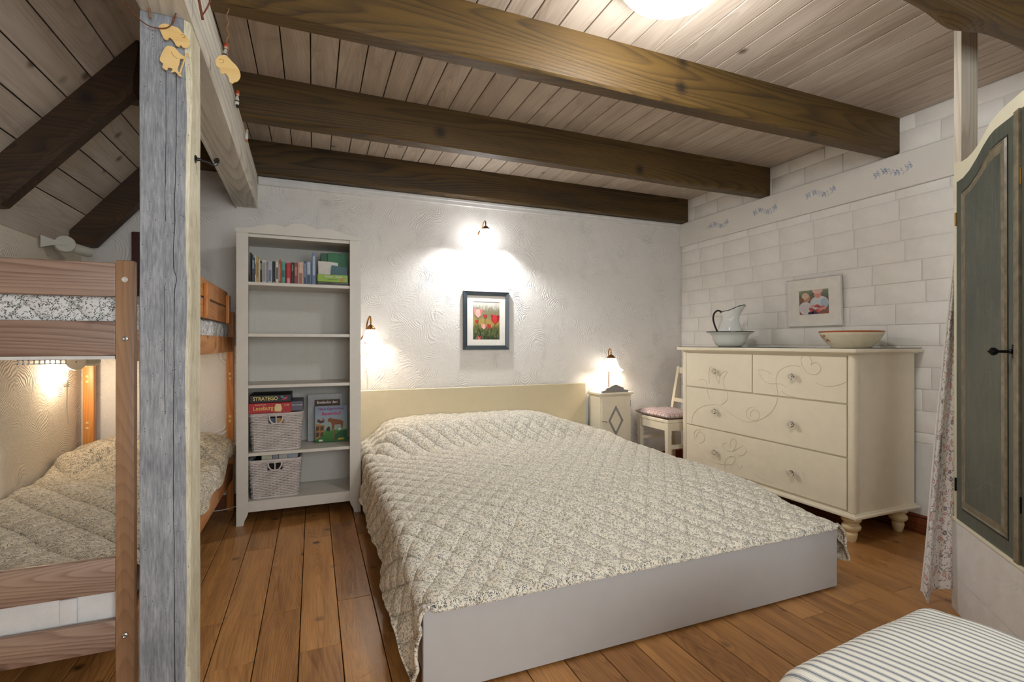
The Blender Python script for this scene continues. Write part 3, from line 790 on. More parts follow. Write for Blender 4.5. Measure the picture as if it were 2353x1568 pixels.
# wicker baskets
def basket(x0, x1, y0, y1, z0, z1, label, first):
    t = thing('wicker_basket', label, 'basket', ((x0 + x1) / 2, (y0 + y1) / 2, z0), 'white wicker baskets')
    rows = 21; hgt = z1 - z0
    def ring(zz, grow, ph, amp, ns=132):
        pts = []; a0, a1, b0, b1 = x0 + .018 * (1 - grow), x1 - .018 * (1 - grow), y0 + .012 * (1 - grow), y1 - .012 * (1 - grow)
        w, dd = a1 - a0, b1 - b0; per = 2 * (w + dd); r = .03
        for i in range(ns):
            s = per * i / ns
            if s < w: p = Vector((a0 + s, b0, zz)); nn = Vector((0, -1, 0))
            elif s < w + dd: p = Vector((a1, b0 + s - w, zz)); nn = Vector((1, 0, 0))
            elif s < 2 * w + dd: p = Vector((a1 - (s - w - dd), b1, zz)); nn = Vector((0, 1, 0))
            else: p = Vector((a0, b1 - (s - 2 * w - dd), zz)); nn = Vector((-1, 0, 0))
            cx = min(max(p.x, a0 + r), a1 - r); cy = min(max(p.y, b0 + r), b1 - r)
            v = Vector((p.x - cx, p.y - cy, 0))
            if v.length > r: v = v.normalized() * r
            p = Vector((cx + v.x, cy + v.y, zz))
            if v.length > 1e-6 and (abs(p.x - cx) > 1e-6 and abs(p.y - cy) > 1e-6): nn = v.normalized()
            pts.append(p + nn * (amp * math.sin(s / .0245 * PI + ph)))
        return pts
    parts = []; hx0, hx1 = (x0 + x1) / 2 - .042, (x0 + x1) / 2 + .042
    for k in range(rows):
        zz = z0 + .012 + (hgt - .03) * k / (rows - 1); g = k / (rows - 1)
        pts = ring(zz, g, PI * (k % 2), .0042)
        if zz > z1 - .075 and k < rows - 1 and zz < z1 - .012:
            seg = [p for p in pts if not (hx0 < p.x < hx1 and p.y < y0 + .05)]
            j = next(i for i in range(len(seg)) if (seg[i] - seg[i - 1]).length > .05) if any((seg[i] - seg[i - 1]).length > .05 for i in range(len(seg))) else 0
            seg = seg[j:] + seg[:j]
            parts.append(tube(seg, .0058, 5))
        else: parts.append(tube(pts, .0058, 5, closed=True))
    mk('woven_side', join(*parts), M['wicker'], t, smooth=True, kind='stuff', ang=3)
    mk('rim', tube(ring(z1 - .006, 1, 0, .0), .0095, 8, closed=True), M['wicker'], t, smooth=True)
    mk('base_rim', tube(ring(z0 + .008, 0, 0, .0), .008, 8, closed=True), M['wicker'], t, smooth=True)
    st = []
    for xx in np.linspace(x0 + .03, x1 - .03, 13):
        if not (hx0 - .004 < xx < hx1 + .004): st.append(tube([(xx, y0 + .012, z0 + .01), (xx, y0 + .003, z1 - .01)], .0035, 5))
        else: st.append(tube([(xx, y0 + .012, z0 + .01), (xx, y0 + .006, z1 - .078)], .0035, 5))
    mk('stakes', join(*st), M['wicker'], t, smooth=True)
    cx = (x0 + x1) / 2; zb = z1 - .072; zt = z1 - .014
    hp = cr([(hx0, y0 - .004, zt), (hx0 + .002, y0 - .003, zb + .03), (hx0 + .02, y0 - .003, zb + .004), (cx, y0 - .003, zb), (hx1 - .02, y0 - .003, zb + .004), (hx1 - .002, y0 - .003, zb + .03), (hx1, y0 - .004, zt)], 6)
    mk('handle_opening', tube(hp, .0055, 6), M['wicker'], t, smooth=True)
    mk('handle_bar', tube([(cx, y0 - .003, zb), (cx, y0 - .003, zt)], .0045, 6), M['wicker'], t, smooth=True)
    mk('inner_shade', box(x0 + .025, x1 - .025, y0 + .022, y1 - .02, z0 + .004, z1 - .02), M['dark'], t)  # solid dark block, painted for the shade inside the basket
    return t
b1 = basket(-.400, -.072, BF + .03, BF + .33, .479, .74, 'white wicker basket on the second lowest shelf below the stacked games', 0)
b2 = basket(-.405, -.082, BF + .03, BF + .33, .155, .42, 'white wicker basket on the bottom shelf filled with boxes', 0)
# contents seen through the handle and above the rim
for i, (xa, xb, zt, c, lab) in enumerate(((-.33, -.262, .452, (206, 204, 176), 'pale green box edge sticking out of the bottom basket'), (-.26, -.225, .447, (150, 150, 168), 'lilac box edge between pale boxes in the bottom basket'), (-.222, -.165, .452, (196, 196, 184), 'cream box edge in the middle of the bottom basket'), (-.163, -.10, .448, (170, 174, 184), 'grey-blue box edge at the right of the bottom basket'))):
    tag(mk('small_box', box(xa, xb, BF + .075, BF + .2, .403, zt, .001), cmat(c)), lab, 'box', 'boxes in the bottom basket')
for i, (xa, xb, c, lab) in enumerate(((-.285, -.243, (70, 84, 110), 'blue booklet seen through the left half of the upper basket handle'), (-.232, -.19, (186, 140, 60), 'yellow booklet seen through the right half of the upper basket handle'))):
    tag(mk('booklet', box(xa, xb, BF + .0445, BF + .05, .66, .705), cmat(c)), lab, 'booklet')

# stacked games on the upper basket
gy0 = BF + .028
g = thing('game_box', 'black board game box with gold title on top of the stack', 'game box', (-.27, BF + .16, .8145))
mk('lid', box(-.402, -.142, gy0, gy0 + .27, .8145, .866, .002), cmat((22, 22, 24)), g)
text('title_print', 'STRATEGO', .036, frameM((-.302, gy0 - .0002, .841), (1, 0, 0), (0, 0, 1)), cmat((222, 204, 120)), g, sx=.85, bold=.0006)
mk('crossed_flags', join(prism([(-.205, .83), (-.165, .856), (-.168, .838), (-.185, .83)], gy0 - .0006, gy0, 'y')), cmat((196, 46, 60)), g)
mk('crossed_flags', join(prism([(-.165, .83), (-.21, .85), (-.2, .862), (-.19, .85)], gy0 - .0012, gy0 - .0006, 'y')), cmat((120, 130, 150)), g)
g = thing('game_box', 'grey game box lying between the red and black boxes', 'game box', (-.22, BF + .2, .745))
mk('lid', box(-.30, -.066, gy0 + .03, gy0 + .30, .745, .813, .002), cmat((96, 92, 104)), g)
text('maker_print', 'Ravensburger', .014, frameM((-.104, gy0 + .0296, .788), (1, 0, 0), (0, 0, 1)), M['paperw'], g, sx=.9)
g = thing('game_box', 'red board game box with yellow lettering lying on the wicker basket', 'game box', (-.27, BF + .02, .745))
mk('lid', box(-.403, -.142, gy0 - .018, gy0 + .028, .745, .8135, .002), cmat((176, 34, 38)), g)
text('title_print', 'Leseburg', .04, frameM((-.315, gy0 - .0184, .778), (1, 0, .02), (-.02, 0, 1)), cmat((228, 190, 90)), g, sx=.85, bold=.0006)
text('small_print', 'Kunterbunte', .013, frameM((-.33, gy0 - .0184, .803), (1, 0, .02), (-.02, 0, 1)), cmat((238, 220, 170)), g)
mk('parchment_print', prism([(-.243, .755), (-.205, .752), (-.198, .772), (-.205, .802), (-.235, .806), (-.246, .78)], gy0 - .0188, gy0 - .018, 'y'), cmat((230, 206, 150)), g)
text('age_print', '5-10', .016, frameM((-.17, gy0 - .0184, .795), (1, 0, 0), (0, 0, 1)), cmat((238, 220, 170)), g)

# picture books leaning on the right of that shelf
def lean_book(name, label, x0, x1, yb0, h, th, tilt, mat):
    t = thing(name, label, 'book', ((x0 + x1) / 2, yb0, .479))
    Mr = Matrix.Translation((0, yb0, .4815)) @ Matrix.Rotation(-tilt, 4, 'X')
    mk('cover', xf(box(x0, x1, 0, th, 0, h, .0015), Mr), mat, t)
    mk('pages', xf(box(x0 + .003, x1 + .0005, .002, th - .002, .002, h + .0005), Mr), M['pages'], t)
    return t, Mr
def farm_mat():
    t = NT('farm_cover_print'); co = t.n('ShaderNodeSeparateXYZ', Vector=t.coord('Generated'))
    n = t.noise(t.coord('Object'), 22, 3)
    zz = t.mt('ADD', co.outputs[2], t.mt('MULTIPLY', t.mt('SUBTRACT', n, .5), .12))
    col = t.ramp(zz, [(.0, srgb((44, 96, 40))), (.30, srgb((70, 130, 56))), (.36, srgb((150, 170, 150))), (.7, srgb((150, 164, 174))), (1, srgb((132, 148, 170)))])
    return t.fin(col, .3)
lb, Mr = lean_book('picture_book', 'silver bordered picture book at the back of the shelf', -.036, .205, BF + .285, .36, .012, -.12, cmat((182, 184, 184)))
lb, Mr = lean_book('picture_book', 'brown picture book with white title half hidden behind the farm book', .012, .19, BF + .255, .318, .012, -.10, cmat((74, 52, 36)))
text('title_print', 'Entdecke den', .028, Mr @ frameM((.098, -.0004, .298), (1, 0, 0), (0, 0, 1)), M['paperw'], lb, sx=.95, bold=.0005)
lb, Mr = lean_book('picture_book', 'farm picture book with pink title standing in front', .012, .238, BF + .215, .272, .014, -.09, farm_mat())
def fl(name, poly, col, lay=1): mk(name, xf(prism(poly, -.0004 * lay, -.0004 * lay + .0003, 'y'), Mr), cmat(col), lb)
text('title_print', 'Neue Geschichten', .025, Mr @ frameM((.125, -.0004, .252), (1, 0, 0), (0, 0, 1)), cmat((128, 52, 130)), lb, sx=.95, bold=.0006)
text('title_print', 'vom', .013, Mr @ frameM((.125, -.0004, .235), (1, 0, 0), (0, 0, 1)), cmat((60, 70, 120)), lb)
text('title_print', 'Bauernhof', .032, Mr @ frameM((.125, -.0004, .215), (1, 0, 0), (0, 0, 1)), cmat((196, 40, 110)), lb, bold=.0008)
# farm scene print: hen house, horse, rooster, hens, pond
fl('hen_house_print', [(.016, .02), (.075, .055), (.08, .13), (.016, .14)], (170, 122, 70), 2)
for a in (.02, .05):
    for b in (.05, .095): fl('window_print', [(a, b - .01), (a + .022, b), (a + .022, b + .028), (a, b + .026)], (84, 62, 42), 3)
fl('horse_print', [(.10, .17), (.115, .185), (.135, .175), (.19, .165), (.212, .15), (.205, .1), (.198, .1), (.192, .13), (.15, .13), (.142, .09), (.13, .09), (.128, .14), (.115, .155), (.103, .15)], (140, 82, 40), 2)
fl('rooster_print', [(.03, .155), (.05, .145), (.075, .15), (.082, .178), (.07, .165), (.05, .165), (.04, .178), (.026, .17)], (96, 56, 44), 2)
fl('rooster_comb_print', [(.065, .165), (.075, .18), (.06, .182)], (190, 60, 40), 3)
fl('hen_print', [(.09, .085), (.115, .08), (.12, .11), (.105, .12), (.09, .1)], (50, 46, 42), 2)
fl('hen_print', [(.175, .085), (.19, .085), (.196, .1), (.178, .103)], (226, 222, 214), 2)
fl('grass_print', [(.14, .01), (.236, .03), (.236, .09), (.19, .08), (.15, .05)], (36, 92, 48), 2)
fl('fence_print', [(.145, .02), (.152, .02), (.152, .09), (.145, .09)], (130, 92, 54), 3)
fl('sheep_print', [(.04, .008), (.065, .008), (.068, .02), (.04, .022)], (226, 224, 216), 3)
fl('badge_print', [(.175, .012), (.215, .014), (.215, .026), (.175, .026)], (206, 170, 60), 3)

# ---------------------------------------------------------------- ruffled glass lamps
def tulip_shade(c, rt, rb, h, n=72, ruf=9):
    """bell shade hanging down from c (top centre) with a ruffled rim"""
    prof = []
    for i in range(15):
        t = i / 14.0
        r = rt + (rb - rt) * (t ** .55 * .72 + .28 * t ** 3.2)
        prof.append((r, -h * t))
    def fn(i, a, r, z):
        t = (i / 14.0) if i < 15 else 1 - (i - 15) / 14.0
        k = max(0, t - .45) / .55
        return r * (1 + .10 * k * k * math.cos(ruf * a)) + .012 * k ** 3, z + .012 * k ** 2 * math.cos(ruf * a + .6)
    inner = [(r - .0025, z) for r, z in prof][::-1]
    return lathe(prof + inner, c, n, fn, cap=False)
def cap_brass(c, r, h):
    return lathe([(0, h), (.005, h * .95), (.007, h * .75), (.004, h * .62), (.006, h * .5), (r * .55, h * .36), (r, .004), (r, -.004), (r * .9, -.006), (0, -.006)][::-1], c, 24)

# left wall sconce
s = thing('wall_sconce', 'brass wall lamp with ruffled white glass shade right of the bookcase', 'wall lamp', (.42, YB, 1.2), 'wall lamps with glass shades')
c = (.425, 4.055, 1.335)
mk('glass_shade', tulip_shade(c, .032, .078, .115), M['shade'], s, smooth=True, ang=3)
mk('brass_cap', cap_brass(c, .036, .07), M['brass'], s, smooth=True)
mk('arm', tube(cr([(.425, 4.055, 1.40), (.425, 4.065, 1.425), (.42, 4.09, 1.435), (.408, 4.12, 1.40), (.40, 4.14, 1.34), (.395, 4.15, 1.26)], 6), .006, 8), M['brass'], s, smooth=True)
mk('wall_plate', xf(lathe([(0, 0), (.035, 0), (.033, .008), (.015, .014), (0, .014)], n=24), frameM((.395, YB, 1.255), (1, 0, 0), (0, 0, 1))), M['brass'], s, smooth=True)
mk('pull_switch', box(.393, .417, 4.135, 4.158, 1.135, 1.195, .007, 2), M['plastic'], s, smooth=True)
mk('cord', tube(cr([(.405, 4.15, 1.135), (.402, 4.158, 1.05), (.408, 4.16, .97), (.414, 4.16, .90), (.406, 4.16, .85)], 6), .003, 6), M['cordw'], s, smooth=True)
point_light('sconce_bulb_left', (c[0], c[1], c[2] - .075), 4.5, WARM, .022)
# sconce high on the wall
s = thing('wall_sconce', 'bright wall lamp with brass cap high above the tulip picture', 'wall lamp', (1.39, YB, 2.05), 'wall lamps with glass shades')
c = (1.373, 4.0, 2.199)
mk('glass_shade', tulip_shade(c, .034, .088, .125), M['shadec'], s, smooth=True, ang=3)
mk('brass_cap', cap_brass(c, .036, .062), M['brass'], s, smooth=True)
mk('arm', tube(cr([(1.373, 4.0, 2.255), (1.374, 4.02, 2.275), (1.378, 4.07, 2.272), (1.384, 4.12, 2.24), (1.39, 4.16, 2.19)], 6), .005, 8), M['brass'], s, smooth=True)
mk('wall_plate', xf(lathe([(0, 0), (.033, 0), (.03, .008), (0, .012)], n=24), frameM((1.39, YB, 2.195), (1, 0, 0), (0, 0, 1))), M['brass'], s, smooth=True)
point_light('sconce_bulb_top', (c[0], c[1], c[2] - .085), 37, (.95, .97, 1.0), .02)

# tulip picture
def pic_frame(name, label, cat, Mx, w, h, fw, depth, matf, mw, mh, prn):
    t = thing(name, label, cat, Mx @ Vector((0, 0, 0)))
    def fr(a, b, c2, d2): return [(a, 0), (b, 0), (c2, 0), (d2, 0)]
    V = []; F = []
    rings = [(w, h, 0), (w, h, depth * .7), (w - .006, h - .006, depth), (w - fw * .5, h - fw * .5, depth * .92), (w - fw * 2 + .008, h - fw * 2 + .008, depth * .75), (w - fw * 2, h - fw * 2, depth * .45), (w - fw * 2, h - fw * 2, 0)]
    for (a, b, z) in rings:
        for sx, sy in ((-1, -1), (1, -1), (1, 1), (-1, 1)): V.append(tuple(Mx @ Vector((sx * a / 2, sy * b / 2, z))))
    for i in range(len(rings) - 1):
        for k in range(4): F.append((i * 4 + k, i * 4 + (k + 1) % 4, (i + 1) * 4 + (k + 1) % 4, (i + 1) * 4 + k))
    mk('frame', (V, F), matf, t)
    mk('backing', xf(box(-w / 2 + .004, w / 2 - .004, -h / 2 + .004, h / 2 - .004, 0, depth * .3), Mx), M['paperw'], t)
    mw_, mh_ = w - fw * 2, h - fw * 2
    mt_ = join(box(-mw_ / 2, -prn[0] / 2, -mh_ / 2, mh_ / 2, depth * .3, depth * .42), box(prn[0] / 2, mw_ / 2, -mh_ / 2, mh_ / 2, depth * .3, depth * .42), box(-prn[0] / 2, prn[0] / 2, -mh_ / 2, -prn[1] / 2 + prn[2], depth * .3, depth * .42), box(-prn[0] / 2, prn[0] / 2, prn[1] / 2 + prn[2], mh_ / 2, depth * .3, depth * .42))
    mk('mat_board', xf(mt_, Mx), M['paperw'], t)
    return t
def photo_mat(name, stops, scale, axis=2):
    t = NT(name); co = t.coord('Generated'); sx = t.n('ShaderNodeSeparateXYZ', Vector=co)
    n = t.noise(co, scale, 4, .65)
    f = t.mt('ADD', sx.outputs[axis], t.mt('MULTIPLY', t.mt('SUBTRACT', n, .5), .5))
    return t.fin(t.ramp(f, [(p, srgb(c2)) for p, c2 in stops]), .6)
Mx = frameM((1.434, YB - .001, 1.423), (1, 0, 0), (0, 0, 1))
pf = pic_frame('framed_picture', 'blue-grey framed photo of red and pink tulips on the plaster wall', 'picture', Mx, .432, .518, .038, .028, paint('slate_frame', (56, 64, 68), .32), 0, 0, (.25, .338, -.0))
tm = photo_mat('tulip_meadow', [(.0, (40, 46, 24)), (.15, (78, 84, 46)), (.32, (96, 96, 50)), (.45, (170, 140, 70)), (.6, (134, 126, 84)), (.75, (122, 118, 92)), (.9, (196, 190, 176)), (1, (220, 214, 202))], 9)
mk('photo_print', xf(box(-.127, .127, -.171, .171, .0085, .0092), Mx), tm, pf)
def petal(name, poly, col, lay=1): mk(name, xf(prism(poly, .0092 + .0004 * lay, .0096 + .0004 * lay, 'z'), Mx), cmat(col), pf)
def tulip(cx, cy, s, cols, stem=.12):
    petal('stem_print', [(cx - .003, cy - s * .4), (cx + .003, cy - s * .4), (cx + .001, cy - stem), (cx - .003, cy - stem)], (92, 108, 50), 1)
    petal('petal_print', [(cx - s * .5, cy + s * .62), (cx - s * .42, cy - s * .1), (cx, cy - s * .5), (cx + s * .1, cy + s * .3), (cx - s * .2, cy + s * .5)], cols[0], 1)
    petal('petal_print', [(cx + s * .55, cy + s * .5), (cx + s * .42, cy - s * .15), (cx, cy - s * .5), (cx - s * .1, cy + s * .2), (cx + s * .2, cy + s * .45)], cols[1], 2)
    petal('petal_print', [(cx - s * .24, cy + s * .4), (cx - s * .3, cy - s * .2), (cx, cy - s * .5), (cx + s * .3, cy - s * .2), (cx + s * .2, cy + s * .38), (cx, cy + s * .55)], cols[2], 3)
pk = ((226, 150, 142), (214, 120, 118), (236, 178, 164)); rd = ((172, 34, 40), (150, 24, 34), (196, 50, 48))
tulip(-.078, .062, .078, pk, .17); tulip(-.012, .036, .036, rd, .08); tulip(.082, .01, .082, rd, .13); tulip(-.025, -.055, .05, pk, .08); tulip(.032, -.055, .045, ((180, 52, 40), (200, 150, 60), (190, 60, 44)), .06); tulip(-.09, -.012, .03, rd, .07); tulip(-.07, -.158, .04, ((190, 80, 80), (170, 60, 70), (206, 110, 104)), .02)
blades = {}
for i in range(46):
    xx = R.uniform(-.12, .12); y0_ = R.uniform(-.168, -.1); hh = R.uniform(.03, .075); dx = R.uniform(-.03, .03)
    gc_ = R.choice([(70, 92, 44), (104, 118, 62), (52, 70, 36), (128, 134, 80)]); ly = 1 + i % 3
    if abs(xx + dx) < .122: blades.setdefault(gc_, []).append(xf(prism([(xx - .004, y0_), (xx + .004, y0_), (xx + dx, y0_ + hh)], .0092 + .0004 * ly, .0096 + .0004 * ly, 'z'), Mx))
for gc_, bl in blades.items(): mk('grass_print', join(*bl), cmat(gc_), pf)

# nightstand with lamp
ns = thing('nightstand', 'small cream cabinet with a grey diamond on its door beside the headboard', 'nightstand', (2.65, 4.04, 0))
mk('body', join(box(2.478, 2.822, 3.945, 4.145, .05, .735, .002)), M['cream'], ns)
mk('top', box(2.462, 2.838, 3.925, 4.15, .735, .757, .004), M['cream'], ns)
for xx in (2.485, 2.79):
    for yy in (3.95, 4.115): mk('foot', box(xx, xx + .026, yy, yy + .026, 0, .05), M['cream'], ns)
dr = mk('door', box(2.492, 2.806, 3.930, 3.944, .075, .722, .002), M['cream'], ns)
def rhomb(s, cx=2.642, cz=.493): return [(cx, cz + .143 * s), (cx + .082 * s, cz), (cx, cz - .143 * s), (cx - .082 * s, cz)]
ro, ri = rhomb(1.0), rhomb(.74)
V = [(p, y, z) for y in (3.926, 3.931) for ring in (ro, ri) for p, z in ring]; F = []
for k in range(4):
    j = (k + 1) % 4; F += [(k, j, 4 + j, 4 + k), (8 + k, 12 + k, 12 + j, 8 + j), (k, 8 + k, 8 + j, j), (4 + k, 4 + j, 12 + j, 12 + k)]
mk('diamond_moulding', (V, F), M['grey'], dr)
mk('door_hook', tube(cr([(2.488, 3.928, .49), (2.505, 3.92, .494), (2.53, 3.92, .488), (2.538, 3.92, .48)], 5), .003, 6), M['brass'], dr)
mk('hinge', tube([(2.808, 3.93, .62), (2.808, 3.93, .68)], .004, 8), M['steel'], ns); mk('hinge', tube([(2.808, 3.93, .2), (2.808, 3.93, .26)], .004, 8), M['steel'], ns)
crest = [(2.495, .757), (2.785, .757), (2.785, .775), (2.738, .782), (2.73, .80), (2.70, .808), (2.66, .826), (2.64, .828), (2.61, .818), (2.575, .802), (2.545, .795), (2.535, .778), (2.495, .770)]
mk('grey_crest', prism([(a, b) for a, b in crest], 3.935, 3.948, 'y'), M['grey'], ns)
mk('crest_edge', tube([(a, 3.9415, b + .002) for a, b in crest[2:]], .0055, 5), M['cream'], ns)
tl = thing('table_lamp', 'brass table lamp with ruffled white glass shade on the small cabinet', 'lamp', (2.655, 4.06, .757))
c = (2.665, 4.045, 1.082)
mk('base', lathe([(0, 0), (.05, 0), (.052, .006), (.045, .012), (.02, .02), (.008, .03), (0, .03)], (2.65, 4.06, .757), 28), M['brass'], tl, smooth=True)
mk('pole', tube(cr([(2.65, 4.06, .78), (2.65, 4.06, .95), (2.65, 4.062, 1.09), (2.648, 4.062, 1.14), (2.655, 4.055, 1.165), (2.664, 4.047, 1.16), (2.666, 4.045, 1.14)], 8), .0055, 8), M['brass'], tl, smooth=True)
mk('glass_shade', tulip_shade(c, .038, .095, .125), M['shade'], tl, smooth=True, ang=3)
mk('brass_cap', cap_brass(c, .042, .062), M['brass'], tl, smooth=True)
mk('cord', tube(cr([(2.60, 4.06, .762), (2.56, 4.07, .79), (2.51, 4.09, .80), (2.47, 4.11, .77), (2.452, 4.155, .70), (2.45, 4.158, .55), (2.452, 4.158, .3)], 8), .003, 6), M['cordw'], tl, smooth=True)
point_light('table_lamp_bulb', (c[0], c[1], c[2] - .08), 6.0, WARM, .022)

# chair with plaid cushion
ch = thing('chair', 'cream wooden chair in the corner partly hidden by the dresser', 'chair', (3.13, 3.76, 0))
cx0, cx1, cy0, cy1, cz = 2.925, 3.35, 3.54, 3.985, .535
mk('seat', box(cx0, cx1, cy0, cy1, cz - .03, cz, .004), M['cream'], ch)
for (xx, yy) in ((cx0, cy0), (cx0, cy1 - .045)):
    mk('leg', ([(xx, yy, cz - .03), (xx + .045, yy, cz - .03), (xx + .045, yy + .045, cz - .03), (xx, yy + .045, cz - .03), (xx + .006, yy + .006, 0), (xx + .036, yy + .006, 0), (xx + .036, yy + .036, 0), (xx + .006, yy + .036, 0)], [(0, 1, 2, 3), (7, 6, 5, 4), (0, 4, 5, 1), (1, 5, 6, 2), (2, 6, 7, 3), (3, 7, 4, 0)]), M['cream'], ch)
for yy in (cy0 + .018, cy1 - .018):
    mk('back_leg', join(bar((cx1 - .02, yy, cz - .02), (cx1 - .005, yy, 0), .034, .036, (1, 0, 0)), bar((cx1 - .02, yy, cz - .02), (cx1 + .075, yy, .985), .034, .036, (1, 0, 0))), M['cream'], ch)
mk('apron', box(cx0 + .006, cx0 + .026, cy0 + .045, cy1 - .045, cz - .1, cz - .03), M['cream'], ch)
mk('apron', box(cx0 + .045, cx1 - .04, cy0 + .006, cy0 + .026, cz - .1, cz - .03), M['cream'], ch)
mk('stretcher', box(cx0 + .03, cx1 - .02, cy0 + .012, cy0 + .03, .27, .305), M['cream'], ch)
mk('stretcher', box(cx0 + .03, cx1 - .02, cy1 - .034, cy1 - .014, .30, .33), M['cream'], ch)
mk('back_rail', bar((cx1 + .006, cy0 + .03, .66), (cx1 + .006, cy1 - .03, .66), .03, .035), M['cream'], ch)
mk('back_rail', bar((cx1 + .068, cy0 + .03, .95), (cx1 + .068, cy1 - .03, .95), .022, .06), M['cream'], ch)
def cushion_vf(x0, x1, y0, y1, z0, h, n=28):
    V = []; F = []; UV = []
    for side in (1, -1):
        for i in range(n + 1):
            for j in range(n + 1):
                a, b = i / n * 2 - 1, j / n * 2 - 1
                e = (1 - abs(a) ** 6) ** .5 * (1 - abs(b) ** 6) ** .5
                x = (x0 + x1) / 2 + a * (x1 - x0) / 2 * (1 - .02 * (1 - abs(b) ** 3)); y = (y0 + y1) / 2 + b * (y1 - y0) / 2
                V.append((x, y, z0 + h / 2 + side * h / 2 * (.12 + .88 * e) + .003 * nz(x * 9, y * 9, side))); UV.append((x, y))
    m = (n + 1) ** 2
    for s_ in (0, 1):
        for i in range(n):
            for j in range(n):
                q = [s_ * m + i * (n + 1) + j, s_ * m + (i + 1) * (n + 1) + j, s_ * m + (i + 1) * (n + 1) + j + 1, s_ * m + i * (n + 1) + j + 1]
                F.append(tuple(q) if s_ == 0 else tuple(q[::-1]))
    brd = [i * (n + 1) for i in range(n + 1)] + [n * (n + 1) + j for j in range(1, n + 1)] + [i * (n + 1) + n for i in range(n - 1, -1, -1)] + [j for j in range(n - 1, 0, -1)]
    for a, b in zip(brd, brd[1:] + brd[:1]): F.append((a, m + a, m + b, b))
    return (V, F), UV
cvf, cuv = cushion_vf(cx0 - .015, cx1 - .05, cy0 - .005, cy1 + .01, cz + .001, .062)
cu = thing('seat_cushion', 'red and blue plaid cushion lying on the chair in the corner', 'cushion', (3.12, 3.76, cz))
mk('cushion_cover', cvf, M['plaid'], cu, smooth=True, uv=cuv, ang=1.2)

# ---------------------------------------------------------------- dresser
ds = thing('dresser', 'wide cream chest of drawers with carved flowers and turned feet', 'dresser', (3.3, 2.7, 0))
DX, DY0, DY1 = 3.0, 1.955, 3.445
mk('carcass', box(DX + .016, XW - .03, DY0 + .012, DY1 - .01, .19, 1.165, .003), M['cream'], ds)
def rail(x0, x1, y0, y1, prof):
    # moulded slab: stacked slightly different outlines
    return join(*[box(x0 - o, x1, y0 - o, y1 + o, za, zb, .003, 2) for o, za, zb in prof])
mk('top', rail(DX - .015, XW - .012, DY0 - .005, DY1 + .0, [(.0, 1.155, 1.166), (.022, 1.164, 1.188)]), M['cream'], ds, smooth=True)
mk('glass_plate', box(DX - .03, XW - .014, DY0 - .02, DY1 + .012, 1.1885, 1.1925), paint('glass_over_cream', (206, 200, 182), .06), ds)
mk('glass_edge', join(box(DX - .0306, DX - .03, DY0 - .0206, DY1 + .0126, 1.1887, 1.1924), box(DX - .03, XW - .014, DY0 - .0206, DY0 - .02, 1.1887, 1.1924)), paint('dark_glass_edge', (40, 46, 42), .1), ds)
mk('bottom_moulding', rail(DX + .004, XW - .02, DY0 + .008, DY1 - .01, [(.004, .176, .192), (.022, .166, .182)]), M['cream'], ds, smooth=True)
for yy in (DY0 + .006, DY1 - .05):
    mk('corner_post', box(DX, DX + .05, yy, yy + .046, .19, 1.158, .014, 3), M['cream'], ds, smooth=True)
drawers = []
for (ya, yb_, za, zb) in ((2.705, 3.391, .853, 1.14), (2.009, 2.699, .853, 1.14), (2.009, 3.391, .527, .847), (2.009, 3.391, .205, .521)):
    dw = mk('drawer', box(DX + .001, DX + .02, ya + .002, yb_ - .002, za + .002, zb - .002, .002), M['cream'], ds)
    drawers.append((dw, za, zb, ya, yb_))
for (ky, kz, di) in ((3.042, .998, 0), (2.359, .998, 1), (3.042, .677, 2), (2.359, .677, 2), (3.042, .348, 3), (2.359, .348, 3)):
    Mk = frameM((DX - .001, ky, kz), (0, -1, 0), (0, 0, 1))
    kn = mk('knob', xf(lathe([(0, 0), (.006, 0), (.006, .012), (.010, .015), (.019, .022), (.021, .029), (.015, .039), (0, .041)], n=10), Mk), M['glass'], drawers[di][0])
